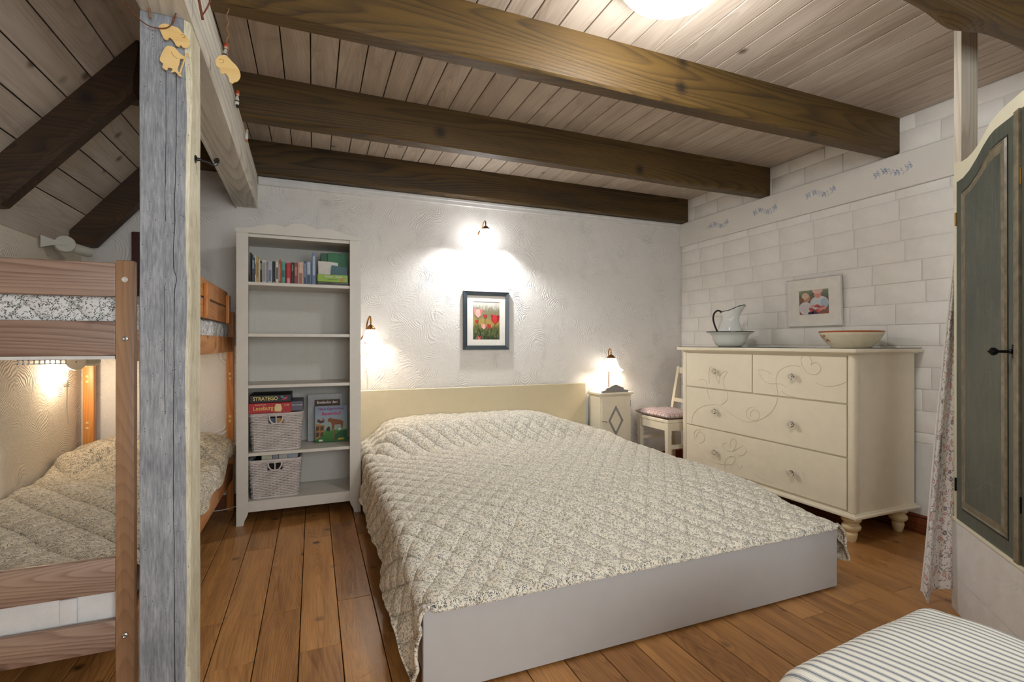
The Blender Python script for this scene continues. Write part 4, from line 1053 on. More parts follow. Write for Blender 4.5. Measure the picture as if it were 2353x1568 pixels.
CV = {'heart': [(2.277, 1.036), (2.306, 1.088), (2.306, 1.125), (2.283, 1.142), (2.252, 1.134), (2.234, 1.106), (2.237, 1.08), (2.215, 1.096), (2.183, 1.087), (2.172, 1.057), (2.188, 1.03), (2.221, 1.018), (2.254, 1.024), (2.279, 1.038)],
 'stem': [(2.314, 1.066), (2.359, 1.072), (2.419, 1.061), (2.47, 1.031), (2.498, 0.979), (2.495, 0.923), (2.485, 0.857), (2.502, 0.787), (2.547, 0.725), (2.629, 0.668), (2.706, 0.641), (2.802, 0.643), (2.895, 0.673), (2.992, 0.718), (3.059, 0.729), (3.155, 0.711), (3.256, 0.666), (3.313, 0.597), (3.326, 0.53)],
 'wave': [(2.204, 0.967), (2.156, 0.952), (2.103, 0.952), (2.053, 0.966), (2.013, 0.986)],
 'leaf': [(2.495, 0.94), (2.547, 0.936), (2.594, 0.95), (2.629, 0.988), (2.643, 1.026), (2.588, 1.025), (2.541, 1.005)],
 'leafb': [(2.498, 0.94), (2.457, 0.937), (2.419, 0.918)], 'leafc': [(2.457, 0.893), (2.419, 0.869), (2.359, 0.86)],
 'swirl': [(2.692, 0.753), (2.735, 0.736), (2.754, 0.692), (2.728, 0.66), (2.678, 0.655), (2.64, 0.678), (2.64, 0.719), (2.678, 0.734), (2.713, 0.709), (2.713, 0.674)],
 'tulip': [(3.123, 0.893), (3.129, 0.965), (3.111, 1.031), (3.068, 0.994), (3.025, 0.9), (3.009, 0.959), (2.975, 0.993), (2.935, 0.999), (2.967, 0.949), (2.967, 0.885), (2.935, 0.838), (2.935, 0.787), (2.975, 0.745), (3.025, 0.726)],
 'tulipb': [(3.247, 0.91), (3.201, 0.92), (3.155, 0.903), (3.146, 0.831), (3.12, 0.768)],
 'lsw': [(3.219, 0.496), (3.275, 0.486), (3.298, 0.442), (3.275, 0.398), (3.228, 0.386), (3.182, 0.415), (3.179, 0.462), (3.219, 0.482), (3.256, 0.462), (3.275, 0.425)],
 'lst': [(3.265, 0.373), (3.219, 0.328), (3.155, 0.287), (3.076, 0.265), (3.009, 0.261), (2.943, 0.272), (2.887, 0.289), (2.856, 0.339), (2.871, 0.348), (2.919, 0.338), (2.956, 0.292), (2.959, 0.228)],
 'fl': [(2.895, 0.387), (2.951, 0.382), (2.984, 0.42), (2.943, 0.44), (2.903, 0.416), (2.903, 0.46), (2.871, 0.487), (2.848, 0.464), (2.863, 0.412), (2.887, 0.382), (2.833, 0.418), (2.787, 0.445), (2.753, 0.434), (2.765, 0.395), (2.81, 0.371), (2.856, 0.382)],
 'flb': [(2.863, 0.368), (2.856, 0.327), (2.817, 0.274), (2.795, 0.292), (2.81, 0.3)]}
acc = {i: [] for i in range(4)}
for kname, pts in CV.items():
    sp = cr([(0, a, b) for a, b in pts], 7); run = []; last = None
    def flush():
        if last is not None and len(run) > 2: acc[last].append(tube([(DX + .0005, p.y, p.z) for p in run], .0020, 6))
    for p in sp:
        di = None
        for i, (dw, za, zb, ya, yb_) in enumerate(drawers):
            if za + .003 < p.z < zb - .003 and ya + .003 < p.y < yb_ - .003: di = i
        if di != last: flush(); run = []; last = di
        run.append(p)
    flush()
for i in range(4):
    if acc[i]: mk('carved_scroll', join(*acc[i]), M['grooveshade'], drawers[i][0], smooth=True)
ft = [(.012, 0), (.022, 0), (.026, .008), (.034, .04), (.035, .052), (.03, .06), (.034, .066), (.05, .082), (.053, .095), (.047, .108), (.037, .113), (.036, .118), (.048, .126), (.055, .138), (.05, .15), (.038, .157), (.034, .166), (0, .168)]
foot_src = None
for (xx, yy) in ((3.075, 2.03), (3.53, 2.03), (3.075, 3.37), (3.53, 3.37)):
    if foot_src is None: foot_src = mk('turned_foot', lathe(ft, (xx, yy, 0), 28), M['cream'], ds, smooth=True, origin=(xx, yy, 0)); foot_src.data.materials[0] = paint('yellowed_varnish', (234, 212, 166), .4, 0, .04)
    else: inst(foot_src, 'turned_foot', (xx, yy, 0), ds)

# enamel pitcher in wash bowl
TZ = 1.1928
wb = thing('wash_bowl', 'white enamel wash bowl with black rim on the dresser', 'bowl', (3.32, 3.23, TZ))
cbx = (3.32, 3.22, TZ)
kb = .79
def ks(pr, kr, kz=1.0): return [(r * kr, z * kz) for r, z in pr]
mk('bowl_body', lathe(ks([(.001, .008), (.09, .008), (.095, 0), (.11, .0), (.14, .012), (.168, .05), (.182, .09), (.2, .106), (.238, .124), (.238, .127), (.2, .112), (.176, .095), (.16, .055), (.13, .02), (.001, .014)], kb), cbx, 48, cap=False), M['enamel'], wb, smooth=True)
mk('black_rim', lathe(ks([(.236, .122), (.243, .124), (.243, .129), (.236, .129), (.236, .122)], kb), cbx, 48, cap=False), M['black'], wb, smooth=True)
pj = thing('enamel_pitcher', 'white enamel pitcher with black handle standing in the wash bowl', 'pitcher', (3.32, 3.22, TZ + .015))
pp = [(r * .88, z) for r, z in [(.001, .0), (.075, .0), (.086, .01), (.104, .05), (.112, .09), (.108, .13), (.094, .17), (.078, .205), (.07, .235), (.074, .26), (.088, .29), (.092, .30)]]
SPD = Vector((.25, -1, 0)).normalized(); spa = math.atan2(SPD.y, SPD.x)
def spout(i, a, r, z):
    t = sm((i - 6) / 5.0) if i < 12 else sm((23 - i - 6) / 5.0)
    cdir = math.cos(a - spa); k = max(0, cdir) ** 3
    z2 = z + t * (.045 * k - .03 * max(0, -cdir) * .6 - .012)
    return r * (1 - .14 * t * (1 - abs(cdir))) + t * .05 * k, z2
pbase = (3.32, 3.22, TZ + .0155)
inn = [(r - .003, z + (.003 if z < .01 else 0)) for r, z in pp][::-1]
mk('pitcher_body', lathe(pp + inn, pbase, 48, spout, cap=False), M['enamel'], pj, smooth=True, ang=2)
rim = []
for kk in range(64):
    a = 2 * PI * kk / 64; r, z = spout(11, a, .0795, .301); rim.append((pbase[0] + r * math.cos(a), pbase[1] + r * math.sin(a), pbase[2] + z))
mk('black_rim', tube(rim, .0035, 6, closed=True), M['black'], pj, smooth=True)
bd = -SPD
hp = [(r * .88, z) for r, z in [(.078, .272), (.1, .292), (.135, .298), (.168, .272), (.176, .225), (.16, .17), (.135, .12), (.112, .082)]]
mk('handle', tube(cr([(pbase[0] + bd.x * r, pbase[1] + bd.y * r, pbase[2] + z) for r, z in hp], 7), .0075, 8), M['black'], pj, smooth=True)

lb = thing('ceramic_bowl', 'large cream ceramic bowl with orange rim on the right of the dresser', 'bowl', (3.33, 2.2, TZ))
cb = (3.33, 2.20, TZ)
bk, bz = .86, .86
mk('bowl_body', lathe(ks([(.001, .006), (.11, .006), (.115, 0), (.13, 0), (.16, .03), (.195, .075), (.21, .105), (.214, .122), (.206, .122), (.198, .105), (.18, .075), (.145, .035), (.001, .02)], bk, bz), cb, 56, cap=False), M['ceramic'], lb, smooth=True)
mk('orange_rim', lathe(ks([(.206, .118), (.2145, .116), (.2165, .124), (.21, .128), (.204, .123)], bk, bz), cb, 56, cap=False), M['orange'], lb, smooth=True)
for zz, r in ((.098, .2085), (.088, .2035), (.076, .1965)): mk('ridge', lathe(ks([(r - .004, zz - .0015), (r, zz), (r - .004, zz + .0015)], bk, bz), cb, 56, cap=False), M['ceramic'], lb, smooth=True)
def decal(a0, z0, w, h, rot, col):
    V = []; n = 10
    for k in range(n):
        q = 2 * PI * k / n; u, v = math.cos(q) * w, math.sin(q) * h * (1 + .25 * math.cos(3 * q))
        u, v = u * math.cos(rot) - v * math.sin(rot), u * math.sin(rot) + v * math.cos(rot)
        zz = z0 + v; r = bk * np.interp(zz, [0, .03, .075, .105, .122], [.13, .16, .195, .21, .214]) + .0012; a = a0 + u / r
        V.append((cb[0] + r * math.cos(a), cb[1] + r * math.sin(a), cb[2] + zz * bz))
    mk('leaf_decor', (V, [tuple(range(n))]), cmat(col), lb)
for a0, z0, w, h, rot, col in ((2.72, .09, .012, .009, .4, (176, 92, 40)), (2.80, .055, .015, .008, -.5, (184, 104, 44)), (2.58, .075, .016, .006, -.9, (110, 84, 74)), (2.5, .09, .012, .005, -1.0, (120, 96, 86)), (2.62, .05, .012, .005, .9, (150, 90, 60))): decal(a0, z0, w, h, rot, col)

# framed photograph on the brick wall, leaning out at the top
Mx = frameM((XW - .006, 2.662, 1.541), (0, -1, 0), (.03, 0, 1))
Mx = frameM((XW - .003, 2.662, 1.541), (0, -1, 0), (-.05, 0, 1)); Mx.translation += Vector((-.013, 0, 0))
pf = pic_frame('framed_picture', 'thin white framed family photograph hanging on the brick wall', 'picture', Mx, .446, .376, .008, .018, M['white'], 0, 0, (.242, .188, .0))
mk('photo_print', xf(box(-.122, .122, -.095, .095, .0055, .006), Mx), photo_mat('garden_photo', [(.0, (150, 90, 80)), (.3, (120, 96, 84)), (.45, (92, 110, 92)), (.6, (150, 90, 70)), (.75, (86, 110, 96)), (1, (150, 150, 120))], 7), pf)
def el(name, cx, cy, a, b, col, lay, lo=0, hi=1, n=16):
    poly = [(min(.12, max(-.12, cx + a * math.cos(q))), min(.093, max(-.093, cy + b * math.sin(q)))) for q in np.linspace(0, 2 * PI, n + 1)[:-1]]
    mk(name, xf(prism(poly, .006 + lay * .0004, .0063 + lay * .0004, 'z'), Mx), cmat(col), pf)
el('shirt_print', -.07, -.045, .055, .05, (214, 206, 206), 1); el('shirt_print', .045, -.01, .075, .055, (206, 212, 214), 1); el('sleeve_print', .085, -.015, .03, .04, (172, 190, 204), 2)
el('head_print', -.055, .035, .028, .034, (196, 150, 128), 2); el('hair_print', -.068, .052, .03, .024, (222, 190, 160), 3); el('head_print', .035, .06, .03, .032, (222, 150, 130), 2); el('hat_print', .035, .085, .042, .022, (230, 190, 180), 3)
for i in range(14): el('berry_print', R.uniform(-.03, .09), R.uniform(-.07, -.03), .013, .012, R.choice([(216, 110, 100), (232, 150, 136), (200, 80, 80)]), 3 + i % 3, n=8)
for i in range(6): el('bowl_print', R.uniform(-.04, .02), R.uniform(-.09, -.075), .018, .012, (70, 62, 96), 3, n=8)

# ---------------------------------------------------------------- bunk bed
bb = thing('bunk_bed', 'pine bunk bed with two levels at the left under the sloping ceiling', 'bunk bed', (-.98, 3.05, 0))
BX0, BX1, BY0, BY1 = -1.418, -.54, 1.95, 4.135
mk('post', box(-.592, BX1, BY0, BY0 + .03, 0, 1.49, .005, 2), M['pinez'], bb, smooth=True)
mk('post', box(BX0, -1.366, BY0, BY0 + .03, 0, 1.49, .005, 2), M['pinez'], bb, smooth=True)
mk('post', box(-.585, -.537, BY1 - .045, BY1, 0, 1.45, .005, 2), M['pineo'], bb, smooth=True)
mk('post', box(BX0, -1.357, BY1 - .045, BY1, 0, 1.45, .005, 2), M['pineo'], bb, smooth=True)
for za, zb in ((1.371, 1.481), (1.18, 1.292), (.415, .527), (.227, .324)):
    mk('end_rail', box(-1.366, -.592, BY0 + .006, BY0 + .03, za, zb, .005, 2), M['pinex'], bb, smooth=True)
    mk('end_rail', box(-1.357, -.585, BY1 - .034, BY1 - .01, za if za > .4 else .35, zb if za > .4 else .46, .005, 2), M['pinex'], bb, smooth=True)
for xx in (BX1 - .028, BX0 + .002):
    mk('side_rail', box(xx, xx + .026, BY0 + .03, BY1 - .045, 1.16, 1.265, .004, 2), M['pine'], bb, smooth=True)
    mk('side_rail', box(xx, xx + .026, BY0 + .03, BY1 - .045, .232, .345, .004, 2), M['pine'], bb, smooth=True)
for za, zb in ((1.36, 1.462), (1.473, 1.572)):
    mk('guard_board', box(BX1 - .024, BX1 - .006, 2.3, 3.87, za, zb, .004, 2), M['pine'], bb, smooth=True)
for yy in (2.35, 3.07, 3.80):
    mk('guard_upright', box(BX1 - .006, BX1 + .014, yy, yy + .065, 1.355, 1.545, .004, 2), M['pineo'], bb, smooth=True)
mk('slat_base', box(-1.36, -.595, BY0 + .008, BY1 - .05, 1.169, 1.1795), M['white'], bb)
# little plastic holder strip with square holes below the upper end rail
hs = []
for i in range(10):
    xx = -.858 + i * .0132
    hs.append(box(xx, xx + .0028, 2.004, 2.008, 1.153, 1.169))
hs += [box(-.858, -.7365, 2.004, 2.008, 1.153, 1.1565), box(-.858, -.7365, 2.004, 2.008, 1.1655, 1.1695)]
mk('slat_holder_strip', join(*hs), M['plastic'], bb)
for xx, yy, zz, nrm in ((-.566, BY0, 1.427, 0), (-.566, BY0, 1.235, 0), (-.566, BY0, .272, 0)):
    mk('bolt', xf(lathe([(0, -.001), (.0085, 0), (.0085, .002), (.005, .0035), (.0028, .002), (0, .002)], n=18), frameM((xx, yy, zz), (1, 0, 0), (0, 0, 1))), M['steel'] if zz < 1.4 else M['plastic'], bb, smooth=True)
for xx in (-1.392, -.56):
    for zz in (1.0, .965, .69, .655):
        mk('wooden_plug', xf(lathe([(0, -.001), (.009, 0), (.009, .003), (0, .006)], n=14), frameM((xx, BY1 - .045, zz), (1, 0, 0), (0, 0, 1))), M['ply'], bb, smooth=True)

def bunk_quilt(zfun, x0, x1, y0, y1, hangL, hangR, sp, amp, nx=92, ny=170, rr=.04):
    ys = np.linspace(y0, y1, ny); cols = []
    for y in ys:
        pts = []; zl = zfun(x0, y); zr = zfun(x1, y)
        for k in np.linspace(1, 0, 6)[:-1]: pts.append((x0 - rr, y, zl - rr - hangL * k, -rr * 1.57 - hangL * k))
        for q_ in np.linspace(0, PI / 2, 5)[:-1]: pts.append((x0 - rr * math.cos(q_), y, zl - rr + rr * math.sin(q_), rr * (q_ - PI / 2)))
        for x in np.linspace(x0, x1, nx): pts.append((x, y, zfun(x, y), x - x0))
        for q_ in np.linspace(PI / 2, 0, 6)[1:]: pts.append((x1 + rr * math.cos(q_), y, zr - rr + rr * math.sin(q_), x1 - x0 + rr * (PI / 2 - q_)))
        hr = hangR * (1 + .25 * math.sin(y * 11) + .2 * nz(y * 6, 1, 2))
        for k in np.linspace(0, 1, 9)[1:]: pts.append((x1 + rr + .006 * math.sin(y * 23) * k, y, zr - rr - hr * k, x1 - x0 + rr * 1.57 + hr * k))
        cols.append(pts)
    A = np.array(cols).transpose(1, 0, 2)
    return quilt_mesh(A[..., :3].copy(), A[..., 3].copy(), np.repeat(ys[None, :], A.shape[0], 0), sp, amp)
def low_top(x, y):
    p = sm((y - 3.5) / .28) * (1 - .55 * sm((y - 4.0) / .1))
    ex = 1 - .5 * sm((abs(x + .98) - .25) / .22)
    return .462 + .02 * sm((2.3 - y) / .3) + .13 * p * ex + .012 * nz(x * 3, y * 2.5, 3) + .006 * nz(x * 8, y * 6, 8)
vf, uv, _ = bunk_quilt(low_top, -1.375, -.575, 1.986, 4.075, .03, .07, .15, .016)
qb = tag(mk('quilt', vf, M['quiltb'], None, smooth=True, uv=uv, ang=3), 'beige floral quilt with stitched lines on the lower bunk', 'quilt')
def up_top(x, y): return 1.368 + .01 * nz(x * 3, y * 3, 6) - .01 * abs((x + .98) / .4) ** 4
vf, uv, _ = bunk_quilt(up_top, -1.35, -.60, 1.992, 4.07, .05, .10, .093, .006, nx=60, ny=120, rr=.03)
mkq = tag(mk('quilt', vf, M['quiltw'], None, smooth=True, uv=uv, ang=3), 'white floral quilt on the upper bunk behind the rails', 'quilt')
def endflap(z0, z1, yy, mat, name, parent):
    xs = np.linspace(-1.36, -.60, 70); zz = np.linspace(z0, z1, 10); V = []; UV = []; F = []
    for j, z in enumerate(zz):
        for i, x in enumerate(xs):
            b = math.sin(PI * j / 9) * .006
            V.append((x, yy - b - .004 * nz(x * 9, z * 20, 2), z)); UV.append((x, z))
    for j in range(9):
        for i in range(69): F.append((j * 70 + i, j * 70 + i + 1, (j + 1) * 70 + i + 1, (j + 1) * 70 + i))
    return mk(name, (V, F), mat, parent, smooth=True, uv=UV)
endflap(1.27, 1.372, 1.993, M['quiltw'], 'end_flap', mkq)
m1 = thing('mattress', 'white mattress with a fabric strap on the lower bunk', 'mattress', (-.98, 3.0, .28))
mk('mattress_body', box(-1.375, -.58, 1.99, 4.08, .30, .43, .025, 3), M['mattress'], m1, smooth=True)
mk('piping', tube(cr([(-1.355, 1.992, .41), (-1.0, 1.987, .412), (-.6, 1.992, .41)], 10), .006, 6), M['mattress'], m1, smooth=True)
mk('strap', box(-.745, -.70, 1.98, 1.99, .325, .405, .004, 2), M['mattress'], m1, smooth=True)

# bunk lamps: tube spot with round pivot disc
def spot(label, c, flag, cord, tube_dir, L=.10):
    t = thing('bunk_spotlight', label, 'lamp', c, 'tube spotlights over the bunks')
    td = Vector(tube_dir).normalized(); side = Vector((.42, -.9, .06)).normalized()
    c = Vector(c)
    mk('tube_shade', xf(lathe([(0, 0), (.028, .0), (.03, .004), (.03, L), (.024, L + .014), (.0, L + .02)], n=24), frameM(c, td.cross(Vector((0, 0, 1))).cross(td).normalized() if False else Vector((0, 0, 1)).cross(td).normalized(), td.cross(Vector((0, 0, 1)).cross(td)).normalized())), M['lampgrey'], t, smooth=True)
    fx = Vector((0, 0, 1)).cross(side).normalized()
    mk('pivot_disc', xf(lathe([(0, .024), (.004, .026), (.0, .027)][:1] + [(.046, .024), (.049, .018), (.049, -.02), (0, -.02)], n=32), frameM(c + side * .02, fx, side.cross(fx))), M['lampgrey'], t, smooth=True)
    mk('screw', xf(lathe([(0, .026), (.0035, .026), (.0035, .024), (0, .024)][::-1], n=10), frameM(c + side * .0215, fx, side.cross(fx))), M['black'], t)
    if flag:
        mk('wall_bracket', xf(prism([(-.105, -.036), (-.04, -.012), (.008, -.01), (.02, 0), (.008, .01), (-.04, .012), (-.105, .034)], .0245, .03, 'z'), frameM(c + side * .02, fx, side.cross(fx))), M['lampgrey'], t)
    return t
spot('beige tube spotlight under the slope above the upper bunk', (-1.36, 3.68, 1.80), True, False, (.62, .75, -.16), L=.13)
low = spot('lit beige tube spotlight under the upper bunk', (-1.345, 3.78, 1.105), False, True, (.45, .85, .02), L=.13)
mk('bulb', lathe([(.0001, -.012), (.012, -.006), (.016, .006), (.012, .018), (.0001, .022)], (-1.405, 3.80, 1.06), 16), M['bulb'], low, smooth=True)
mk('cord', tube(cr([(-1.385, 3.80, 1.08), (-1.39, 3.80, 1.02), (-1.392, 3.80, .90), (-1.40, 3.82, .82), (-1.40, 3.84, .72)], 6), .003, 6), M['cordw'], low, smooth=True)
mk('cord_switch', box(-1.402, -1.38, 3.772, 3.80, .955, 1.012, .007, 2), M['plastic'], low, smooth=True)
point_light('bunk_lamp_light', (-1.40, 3.775, 1.045), 5.0, (1.0, .82, .60), .02)
tag(mk('wall_board', box(-1.165, -1.09, YB - .03, YB - .004, 1.55, 1.995, .004), paint('dark_red_stain', (70, 30, 28), .5)), 'narrow dark red board on the far wall left of the grey post', 'board')
tag(mk('power_cable', tube(cr([(-.75, 4.12, .012), (-.62, 4.09, .012), (-.5, 4.10, .03), (-.35, 4.13, .05), (-.2, 4.1, .03), (-.05, 4.06, .012), (.08, 4.1, .03), (.2, 4.05, .012), (.3, 4.1, .03)], 8), .0045, 6), M['cordw'], None, smooth=True), 'thin white power cable lying on the floor behind the bookcase', 'cable')

# ---------------------------------------------------------------- ornaments on the post and beam
def ply_fig(name, label, poly, origin, ux, uy, th=.004, marks=(), group=None):
    t = thing(name, label, 'ornament', origin, group)
    F_ = frameM(origin, ux, uy)
    mk('plywood_shape', xf(prism([(a, b) for a, b in poly], 0, th, 'z'), F_), M['ply'], t)
    for mkp in marks: mk('burnt_line', xf(tube(cr([(a, b, th) for a, b in mkp], 4), .0006, 5), F_), M['plyline'], t)
    return t
sheep = [(0, .04), (.012, .052), (.03, .052), (.05, .05), (.06, .04), (.075, .03), (.083, .014), (.081, .004), (.076, -.004), (.066, -.006), (.06, .0), (.056, -.007), (.048, -.006), (.044, .002), (.04, .006), (.034, .012), (.028, .013), (.026, .006), (.018, .004), (.012, .012), (.005, .026)]
ply_fig('plywood_sheep', 'plywood sheep silhouette at the top front of the grey post', [(p.x, p.y) for p in cr([(a, b, 0) for a, b in sheep], 3, True)], (-.441, 1.806, 2.152), (1, 0, -.08), (.08, 0, 1), marks=([(.058, .03), (.062, .034), (.068, .032), (.068, .026), (.062, .024)],), group='plywood ornaments')
shep = [(0, .03), (.004, .048), (.012, .066), (.02, .074), (.036, .072), (.046, .06), (.058, .052), (.056, .046), (.048, .044), (.046, .03), (.042, .016), (.046, .004), (.052, -.002), (.046, -.004), (.036, .006), (.026, .002), (.03, .012), (.02, .014), (.016, .006), (.006, .012), (.008, .022)]
sp_ = ply_fig('plywood_shepherd', 'plywood shepherd figure with crook below the sheep on the post', [(p.x, p.y) for p in cr([(a * 1.1, b * 1.12, 0) for a, b in shep], 3, True)], (-.435, 1.803, 2.053), (1, 0, 0), (0, 0, 1), marks=([(.03, .066), (.036, .054), (.046, .048)],), group='plywood ornaments')
mk('crook', tube(cr([(-.385, 1.8005, 2.052), (-.376, 1.8005, 2.085), (-.37, 1.8005, 2.108), (-.367, 1.8005, 2.122), (-.360, 1.8005, 2.122), (-.358, 1.8005, 2.112)], 5), .0022, 6), M['ply'], sp_, smooth=True)
sh2 = [(-a, b) for a, b in sheep][::-1]
ply_fig('plywood_sheep', 'plywood sheep silhouette hanging on the side of the white beam', sh2, (-.250, 2.155, 2.305), (.96, .0, -.2), (.2, 0, 1), th=.005, marks=([(-.058, .03), (-.062, .034), (-.068, .032), (-.068, .026), (-.062, .024)],), group='plywood ornaments') if False else None
def onface(px_pts): return px_pts
s2 = [(.0, .032), (.006, .046), (.018, .054), (.032, .052), (.044, .044), (.06, .034), (.072, .02), (.076, .004), (.070, -.012), (.062, -.018), (.058, -.024), (.05, -.022), (.046, -.012), (.04, -.004), (.032, .0), (.026, -.006), (.02, .0), (.016, .008), (.008, .012), (.002, .02)]
ply_fig('plywood_sheep', 'plywood sheep silhouette hanging on the side of the white beam', [(p.x, p.y) for p in cr([(a * 1.15, b * 1.2, 0) for a, b in s2], 3, True)], (-.342, 2.11, 2.236), (1, 0, -.18), (.18, 0, 1), th=.005, marks=([(.012, .042), (.022, .048), (.026, .038), (.016, .032)],), group='plywood ornaments')
# twigs and twine
tw = thing('twig', 'thin brown forked twig hung at the top of the grey post', 'twig', (-.42, 1.8, 2.2))
mk('stem', tube(cr([(-.52, 1.79, 2.235), (-.49, 1.79, 2.2), (-.465, 1.792, 2.183), (-.44, 1.797, 2.182), (-.415, 1.797, 2.19), (-.4, 1.797, 2.21), (-.394, 1.797, 2.235), (-.383, 1.79, 2.26)], 6), .0017, 6), M['twig'], tw, smooth=True)
mk('side_shoot', tube(cr([(-.404, 1.797, 2.205), (-.398, 1.79, 2.22), (-.389, 1.79, 2.225)], 4), .0012, 5), M['twig'], tw, smooth=True)
tw2 = thing('twig', 'short reddish forked twig hanging on the white beam', 'twig', (-.33, 1.8, 2.25))
mk('stem', tube(cr([(-.338, 1.81, 2.33), (-.33, 1.81, 2.28), (-.324, 1.81, 2.245)], 4), .004, 6), M['twig'], tw2, smooth=True)
mk('side_shoot', tube(cr([(-.325, 1.81, 2.258), (-.312, 1.81, 2.285), (-.3, 1.81, 2.32)], 4), .0025, 6), M['twig'], tw2, smooth=True)
tag(mk('twine', tube(cr([(-.464, 1.8, 2.33), (-.463, 1.8, 2.26), (-.461, 1.8, 2.225), (-.459, 1.8, 2.21)], 6), .003, 6), M['twine'], None, smooth=True), 'short piece of jute twine hanging at the top of the post', 'twine')
tag(mk('twine', tube([Vector((-.297 + .004 * math.sin(i * 1.3), 2.112 + .0015 * math.cos(i), 2.485 - .0098 * i)) for i in range(20)], .0018, 5), M['twine'], None, smooth=True), 'frayed twine hanging from the dark beam and holding a plywood sheep', 'twine')
# three small felt gnomes sitting along the white beam
def gnome(y, z, label, hat=True, lean=.08):
    xf0 = -.418 - .0155 * (y - 1.71) + .0685
    t = thing('gnome_figure', label, 'figurine', (xf0 + .014, y, z), 'small figures along the white beam')
    Mg = Matrix.Translation((xf0 + .011, y, z)) @ Matrix.Rotation(lean, 4, 'Y') @ Matrix.Scale(.8, 4)
    mk('body', xf(lathe([(.0001, 0), (.010, .002), (.013, .02), (.010, .045), (.006, .06), (.0001, .062)], n=14), Mg), cmat((222, 216, 206)), t, smooth=True)
    mk('boots', xf(join(lathe([(.0001, -.012), (.006, -.01), (.007, .004), (.0001, .006)], (.004, -.007, 0), 10), lathe([(.0001, -.012), (.006, -.01), (.007, .004), (.0001, .006)], (.004, .007, 0), 10)), Mg), M['black'] if hat else cmat((196, 120, 70)), t, smooth=True)
    mk('head', xf(lathe([(.0001, -.009), (.008, -.006), (.010, 0), (.008, .007), (.0001, .01)], (0, 0, .07), 14), Mg), cmat((226, 186, 160)), t, smooth=True)
    if hat: mk('hat', xf(lathe([(.011, 0), (.012, .004), (.010, .014), (.004, .026), (.0001, .03)], (0, 0, .073), 14), Mg), cmat((206, 84, 48)), t, smooth=True); mk('belt', xf(lathe([(.0125, .024), (.0135, .027), (.0125, .031)], n=14, cap=False), Mg), M['black'], t)
gnome(2.40, 2.425, 'little figure with orange hat on the white beam, nearest the post')
gnome(2.80, 2.41, 'little white figure with orange hat in the middle of the white beam')
gnome(3.24, 2.405, 'little white figure without hat at the far end of the white beam', hat=False)

# ---------------------------------------------------------------- ceiling lamp
gl = thing('ceiling_lamp', 'round white opal ceiling lamp glowing at the top edge', 'ceiling lamp', (1.36, 1.55, 2.5))
gc = (1.335, 1.565, ZC)
prof = [(.0001, -.150), (.05, -.148), (.10, -.138), (.15, -.118), (.19, -.09), (.215, -.06), (.225, -.03)]
mk('opal_bowl', lathe(prof, gc, 56, cap=False), M['globe'], gl, smooth=True)
mk('glass_rim', lathe([(.224, -.034), (.236, -.034), (.24, -.026), (.236, -.018), (.222, -.018)], gc, 56, cap=False), M['globerim'], gl, smooth=True)
mk('ceiling_plate', lathe([(.0001, -.018), (.222, -.018), (.222, -.001), (.0001, -.001)], gc, 56), M['white'], gl, smooth=True)
point_light('ceiling_lamp_light', (gc[0], gc[1], ZC - .20), 29, (.97, .98, .98), .12)

# ---------------------------------------------------------------- diagonal wardrobe
WA = math.radians(44.7); WD = Vector((math.sin(WA), math.cos(WA), 0)); P0 = Vector((2.72, 1.32, 0)); WN = Vector((-WD.y, WD.x, 0))
def wpt(s, z, o=0.0):          # o > 0 towards the room
    p = P0 - WD * s + WN * o; return (p.x, p.y, z)
def wprism(poly, o0, o1):
    n = len(poly); V = [wpt(s, z, o0) for s, z in poly] + [wpt(s, z, o1) for s, z in poly]
    F = [tuple(range(n)), tuple(range(n, 2 * n))[::-1]] + [(i, n + i, n + (i + 1) % n, (i + 1) % n) for i in range(n)]
    return V, F
def mirror(c, half=.508): return c
wd = thing('wardrobe', 'diagonal cream wardrobe with arched grey-green doors at the right', 'wardrobe', (2.35, .95, 0))
ctop = [(-.03, 2.055), (.043, 2.033), (.10, 2.031), (.144, 2.037), (.196, 2.052), (.245, 2.076), (.298, 2.104), (.361, 2.117), (.421, 2.121), (.508, 2.123)]
full = ctop + [(1.016 - s, z) for s, z in ctop[::-1][1:]]
dtop = [(.005, 1.953), (.067, 1.954), (.129, 1.969), (.196, 2.0), (.251, 2.031), (.298, 2.051), (.337, 2.059), (.386, 2.060), (.438, 2.060), (.490, 2.062)]
dfull = dtop + [(1.016 - s, z) for s, z in dtop[::-1]]
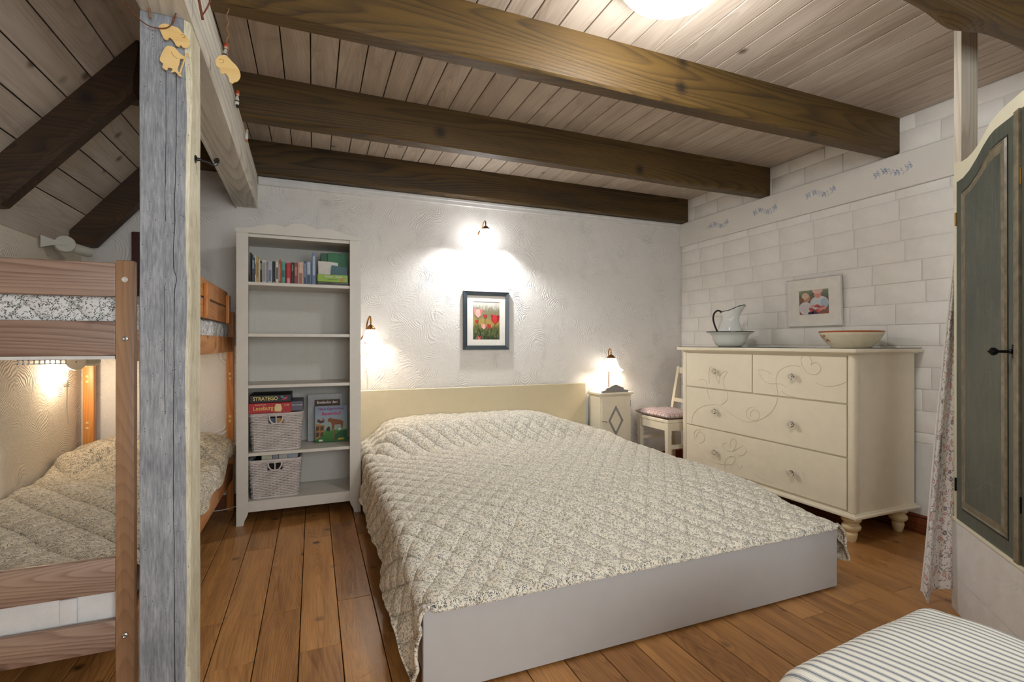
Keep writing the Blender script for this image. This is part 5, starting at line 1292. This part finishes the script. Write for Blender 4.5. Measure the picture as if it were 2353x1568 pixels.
# face frame: cream field behind the doors
mk('face_frame', wprism([(-.03, .42)] + full + [(1.046, .42)], -.02, 0.0), M['wardrobe'], wd)
mk('base_panel', wprism([(-.028, .156), (-.028, .419), (1.044, .419), (1.044, .156)], -.02, .004), M['white'], wd)
mk('base_panel', wprism([(-.028, .0), (-.028, .1545), (1.044, .1545), (1.044, .0)], -.02, .004), M['white'], wd)
mk('base_ledge', wprism([(-.03, .414), (-.03, .424), (1.046, .424), (1.046, .414)], -.02, .010), M['wardrobe'], wd)
mk('corner_strip', wprism([(-.042, 0), (-.042, .418), (-.028, .418), (-.028, 0)], -.03, .004), M['white'], wd)
mk('carcass', wprism([(-.02, .01), (-.02, 2.0), (1.03, 2.0), (1.03, .01)], -.30, -.021), M['white'], wd)
def door(side):
    f = (lambda s: s) if side == 0 else (lambda s: 1.016 - s)
    outer = [(f(s), z) for s, z in [(.005, .424)] + dtop + [(.490, .424)]]
    pin = [(.063, .48), (.058, 1.895), (.122, 1.903), (.203, 1.935), (.265, 1.966), (.318, 1.995), (.374, 2.002), (.436, 2.003), (.441, .48)]
    pin2 = [(.105, .525), (.103, 1.865), (.16, 1.875), (.20, 1.889), (.251, 1.914), (.311, 1.938), (.355, 1.948), (.396, 1.95), (.399, .525)]
    pin = [(f(s), z) for s, z in pin]; pin2 = [(f(s), z) for s, z in pin2]
    if side: outer = outer[::-1]; pin = pin[::-1]; pin2 = pin2[::-1]
    d_ = mk('door', wprism(outer, -.015, .003), M['door'], wd)
    mk('recess_shade', wprism([(s, z) for s, z in pin], .0032, .0042), M['doordark'], d_)  # flat dark sheet, its rim painted as the shadow around the panel
    def inset(pp, k):
        cs = sum(p[0] for p in pp) / len(pp); cz2 = sum(p[1] for p in pp) / len(pp)
        return [(s + (-k if s > cs else k), z + (-k if z > cz2 else k)) for s, z in pp]
    def ringm(a, b, oa, ob):
        n = len(a); V = [wpt(s, z, oa) for s, z in a] + [wpt(s, z, ob) for s, z in b]
        F = [(i, (i + 1) % n, n + (i + 1) % n, n + i) for i in range(n)]
        return V, F
    p1 = inset(pin, .006); p2 = inset(pin, .018)
    mk('moulding', join(ringm(p1, inset(p1, .006), .0044, .010), ringm(inset(p1, .006), p2, .010, .0055)), M['doormould'], d_)
    mk('bevel_band', ringm(p2, pin2, .0055, .0085), M['doormould'], d_)
    mk('raised_panel', wprism(pin2, .005, .0088), M['door'], d_)
    return d_
d1 = door(0); d2 = door(1)
mk('door_stop_strip', wprism([(.490, .424), (.490, 2.062), (.523, 2.064), (.523, .424)], .001, .011), M['doormould'], d1)
Kp = P0 - WD * .466 + WN * .012; Kp.z = 1.19
Mk = frameM(Kp, (0, 0, 1), WD)
mk('door_knob', xf(lathe([(0, -.008), (.009, -.008), (.009, -.002), (.0055, .002), (.0055, .032), (.011, .036), (.015, .044), (.014, .052), (.006, .058), (.002, .063), (0, .063)], n=20), frameM(Kp, (0, 0, 1), Vector((0, 0, 1)).cross(WN) * -1)), M['knob'], d1, smooth=True)
mk('key_plate', wprism([(.463, 1.165), (.463, 1.215), (.472, 1.215), (.472, 1.165)], .003, .0052), M['knob'], d1)
for s_, z_, dd in ((.0, 1.786, d1), (.0, .578, d1), (.520, 1.821, d2), (.520, .64, d2)):
    mk('hinge', join(wprism([(s_ - .010, z_ - .028), (s_ - .010, z_ + .028), (s_ + .006, z_ + .028), (s_ + .006, z_ - .028)], .001, .0045), tube([wpt(s_, z_ - .03, .005), wpt(s_, z_ + .03, .005)], .004, 8)), M['gold'] if z_ > 1 else M['knob'], dd)
wp = thing('white_upright', 'whitewashed square upright rising from the wardrobe to the ceiling', 'upright', wpt(0, 2.0, -.1))
# square in plan, left face seen bright, right face grey wood
up = [P0 + WD * .030 + WN * 0.0 - WN * .022, P0 - WD * .045 - WN * .022, P0 - WD * .045 - WN * .10 - WD * .0, P0 + WD * .030 - WN * .10]
A_ = Vector((2.748, 1.335, 0)); ux_ = (Vector((2.715, 1.291, 0)) - A_)
q4 = [Vector((2.755, 1.348, 0)), Vector((2.755, 1.32, 0)), Vector((2.884, 1.32, 0)), Vector((2.884, 1.348, 0))]
V = [(p.x, p.y, z) for z in (2.0, ZC) for p in q4]
mk('timber', (V, [(3, 2, 1, 0), (4, 5, 6, 7), (0, 1, 5, 4), (1, 2, 6, 5), (2, 3, 7, 6), (3, 0, 4, 7)]), wood('grey_washed_upright', (214, 204, 186), (168, 156, 136), 'z', .6, knot=0, rvar=.02), wp)

# curtain beside the wardrobe
def curtain():
    nz_, nu = 90, 46; V = []; UV = []; F = []
    for j in range(nz_):
        t = j / (nz_ - 1)
        z = 1.72 - 1.68 * t
        spread = -.012 + .150 * (t ** .9)
        L = Vector((2.765 - spread * .80, 1.352 + spread * .58)); Rr = Vector((2.812, 1.318))
        for i in range(nu):
            u = i / (nu - 1)
            p = L.lerp(Rr, u)
            fold = (.004 + .016 * t) * math.sin(u * 13 + .6 * t) + .008 * t * nz(u * 4, t * 3, 1)
            n2 = Vector((-.55, -.83)); p = p + n2 * fold
            hem = (.055 * sm((u - .12) / .45) - .035 * math.exp(-((u - .16) / .08) ** 2) + .03 * math.exp(-((u - .0) / .05) ** 2)) * t ** 6
            V.append((p.x, p.y, max(.004, z + hem - .012 * t))); UV.append((u * .42, z))
    for j in range(nz_ - 1):
        for i in range(nu - 1): F.append((j * nu + i, j * nu + i + 1, (j + 1) * nu + i + 1, (j + 1) * nu + i))
    return (V, F), UV
vf, uv = curtain()
cu = thing('curtain', 'white curtain with small flowers hanging beside the wardrobe', 'curtain', (2.74, 1.37, 0))
mk('curtain_cloth', vf, M['curtain'], cu, smooth=True, uv=uv, ang=3)
nu = 46
edge = [Vector(vf[0][j * nu]) for j in range(90)]
mk('selvedge', tube(edge, .004, 6), M['white'], cu, smooth=True)
for zz in (1.30, .72):
    j = int((1.72 - zz) / 1.68 * 89); p = Vector(vf[0][j * nu + 4]); dn = (Vector(vf[0][(j + 4) * nu + 4]) - Vector(vf[0][(j - 4) * nu + 4])).normalized()
    face = Vector((-.6, -.8, 0)); face = (face - dn * face.dot(dn)).normalized()
    ux = -dn; uy = face.cross(ux)
    text('selvedge_print', 'Design: Malin Gyllensvaan', .013, frameM(p + face * .012, ux, uy), M['black'], cu)

# ---------------------------------------------------------------- striped bench at the front right
bn = thing('upholstered_stool', 'low stool with a grey and cream striped cloth at the front right', 'stool', (1.34, .52, 0))
def bench():
    w, dpt, zt, r = .335, .36, .475, .055; na, nb = 96, 96; V = []; UV = []; F = []
    ext = .16
    for i in range(na):
        a = -(w + ext) + 2 * (w + ext) * i / (na - 1)
        for j in range(nb):
            b = -(dpt + ext) + 2 * (dpt + ext) * j / (nb - 1)
            def fold(v, lim):
                s = 1 if v > 0 else -1; m = abs(v) - (lim - r)
                if m <= 0: return v, 0.0
                q = m / r
                if q < PI / 2: return s * (lim - r + r * math.sin(q)), r * (1 - math.cos(q))
                return s * (lim), r + (m - r * PI / 2)
            x, dx = fold(a, w); y, dy = fold(b, dpt)
            drop = dx + dy if min(dx, dy) < .02 else max(dx, dy) + .3 * min(dx, dy)
            puff = .035 * (1 - min(1, abs(x / w)) ** 3) * (1 - min(1, abs(y / dpt)) ** 3)
            z = zt - drop + puff + .006 * nz(a * 5, b * 5, 2) + .004 * math.sin((a * .6 + b) * 22 + 3 * nz(a * 3, b * 3, 5)) * sm((.3 - abs(b - .05)) / .2)
            if dx > r and dy > r: x *= .93; y *= .93
            V.append((x, y, max(.27, z))); UV.append((a + .006 * nz(a * 4, b * 4, 8), b))
    for i in range(na - 1):
        for j in range(nb - 1): F.append((i * nb + j, (i + 1) * nb + j, (i + 1) * nb + j + 1, i * nb + j + 1))
    Mb = Matrix.Translation((1.345, .50, 0)) @ Matrix.Rotation(math.radians(5), 4, 'Z')
    return xf((V, F), Mb), UV, Mb
vf, uv, Mb = bench()
mk('striped_cover', vf, M['stripe'], bn, smooth=True, uv=uv, ang=3)
for sx in (-1, 1):
    for sy in (-1, 1):
        mk('leg', xf(lathe([(.016, 0), (.02, .01), (.026, .2), (.03, .28), (.03, .40)], (sx * .27, sy * .29, 0), 16), Mb), M['pineo'], bn, smooth=True)
mk('seat_frame', xf(box(-.30, .30, -.32, .32, .33, .40, .004), Mb), M['pineo'], bn)
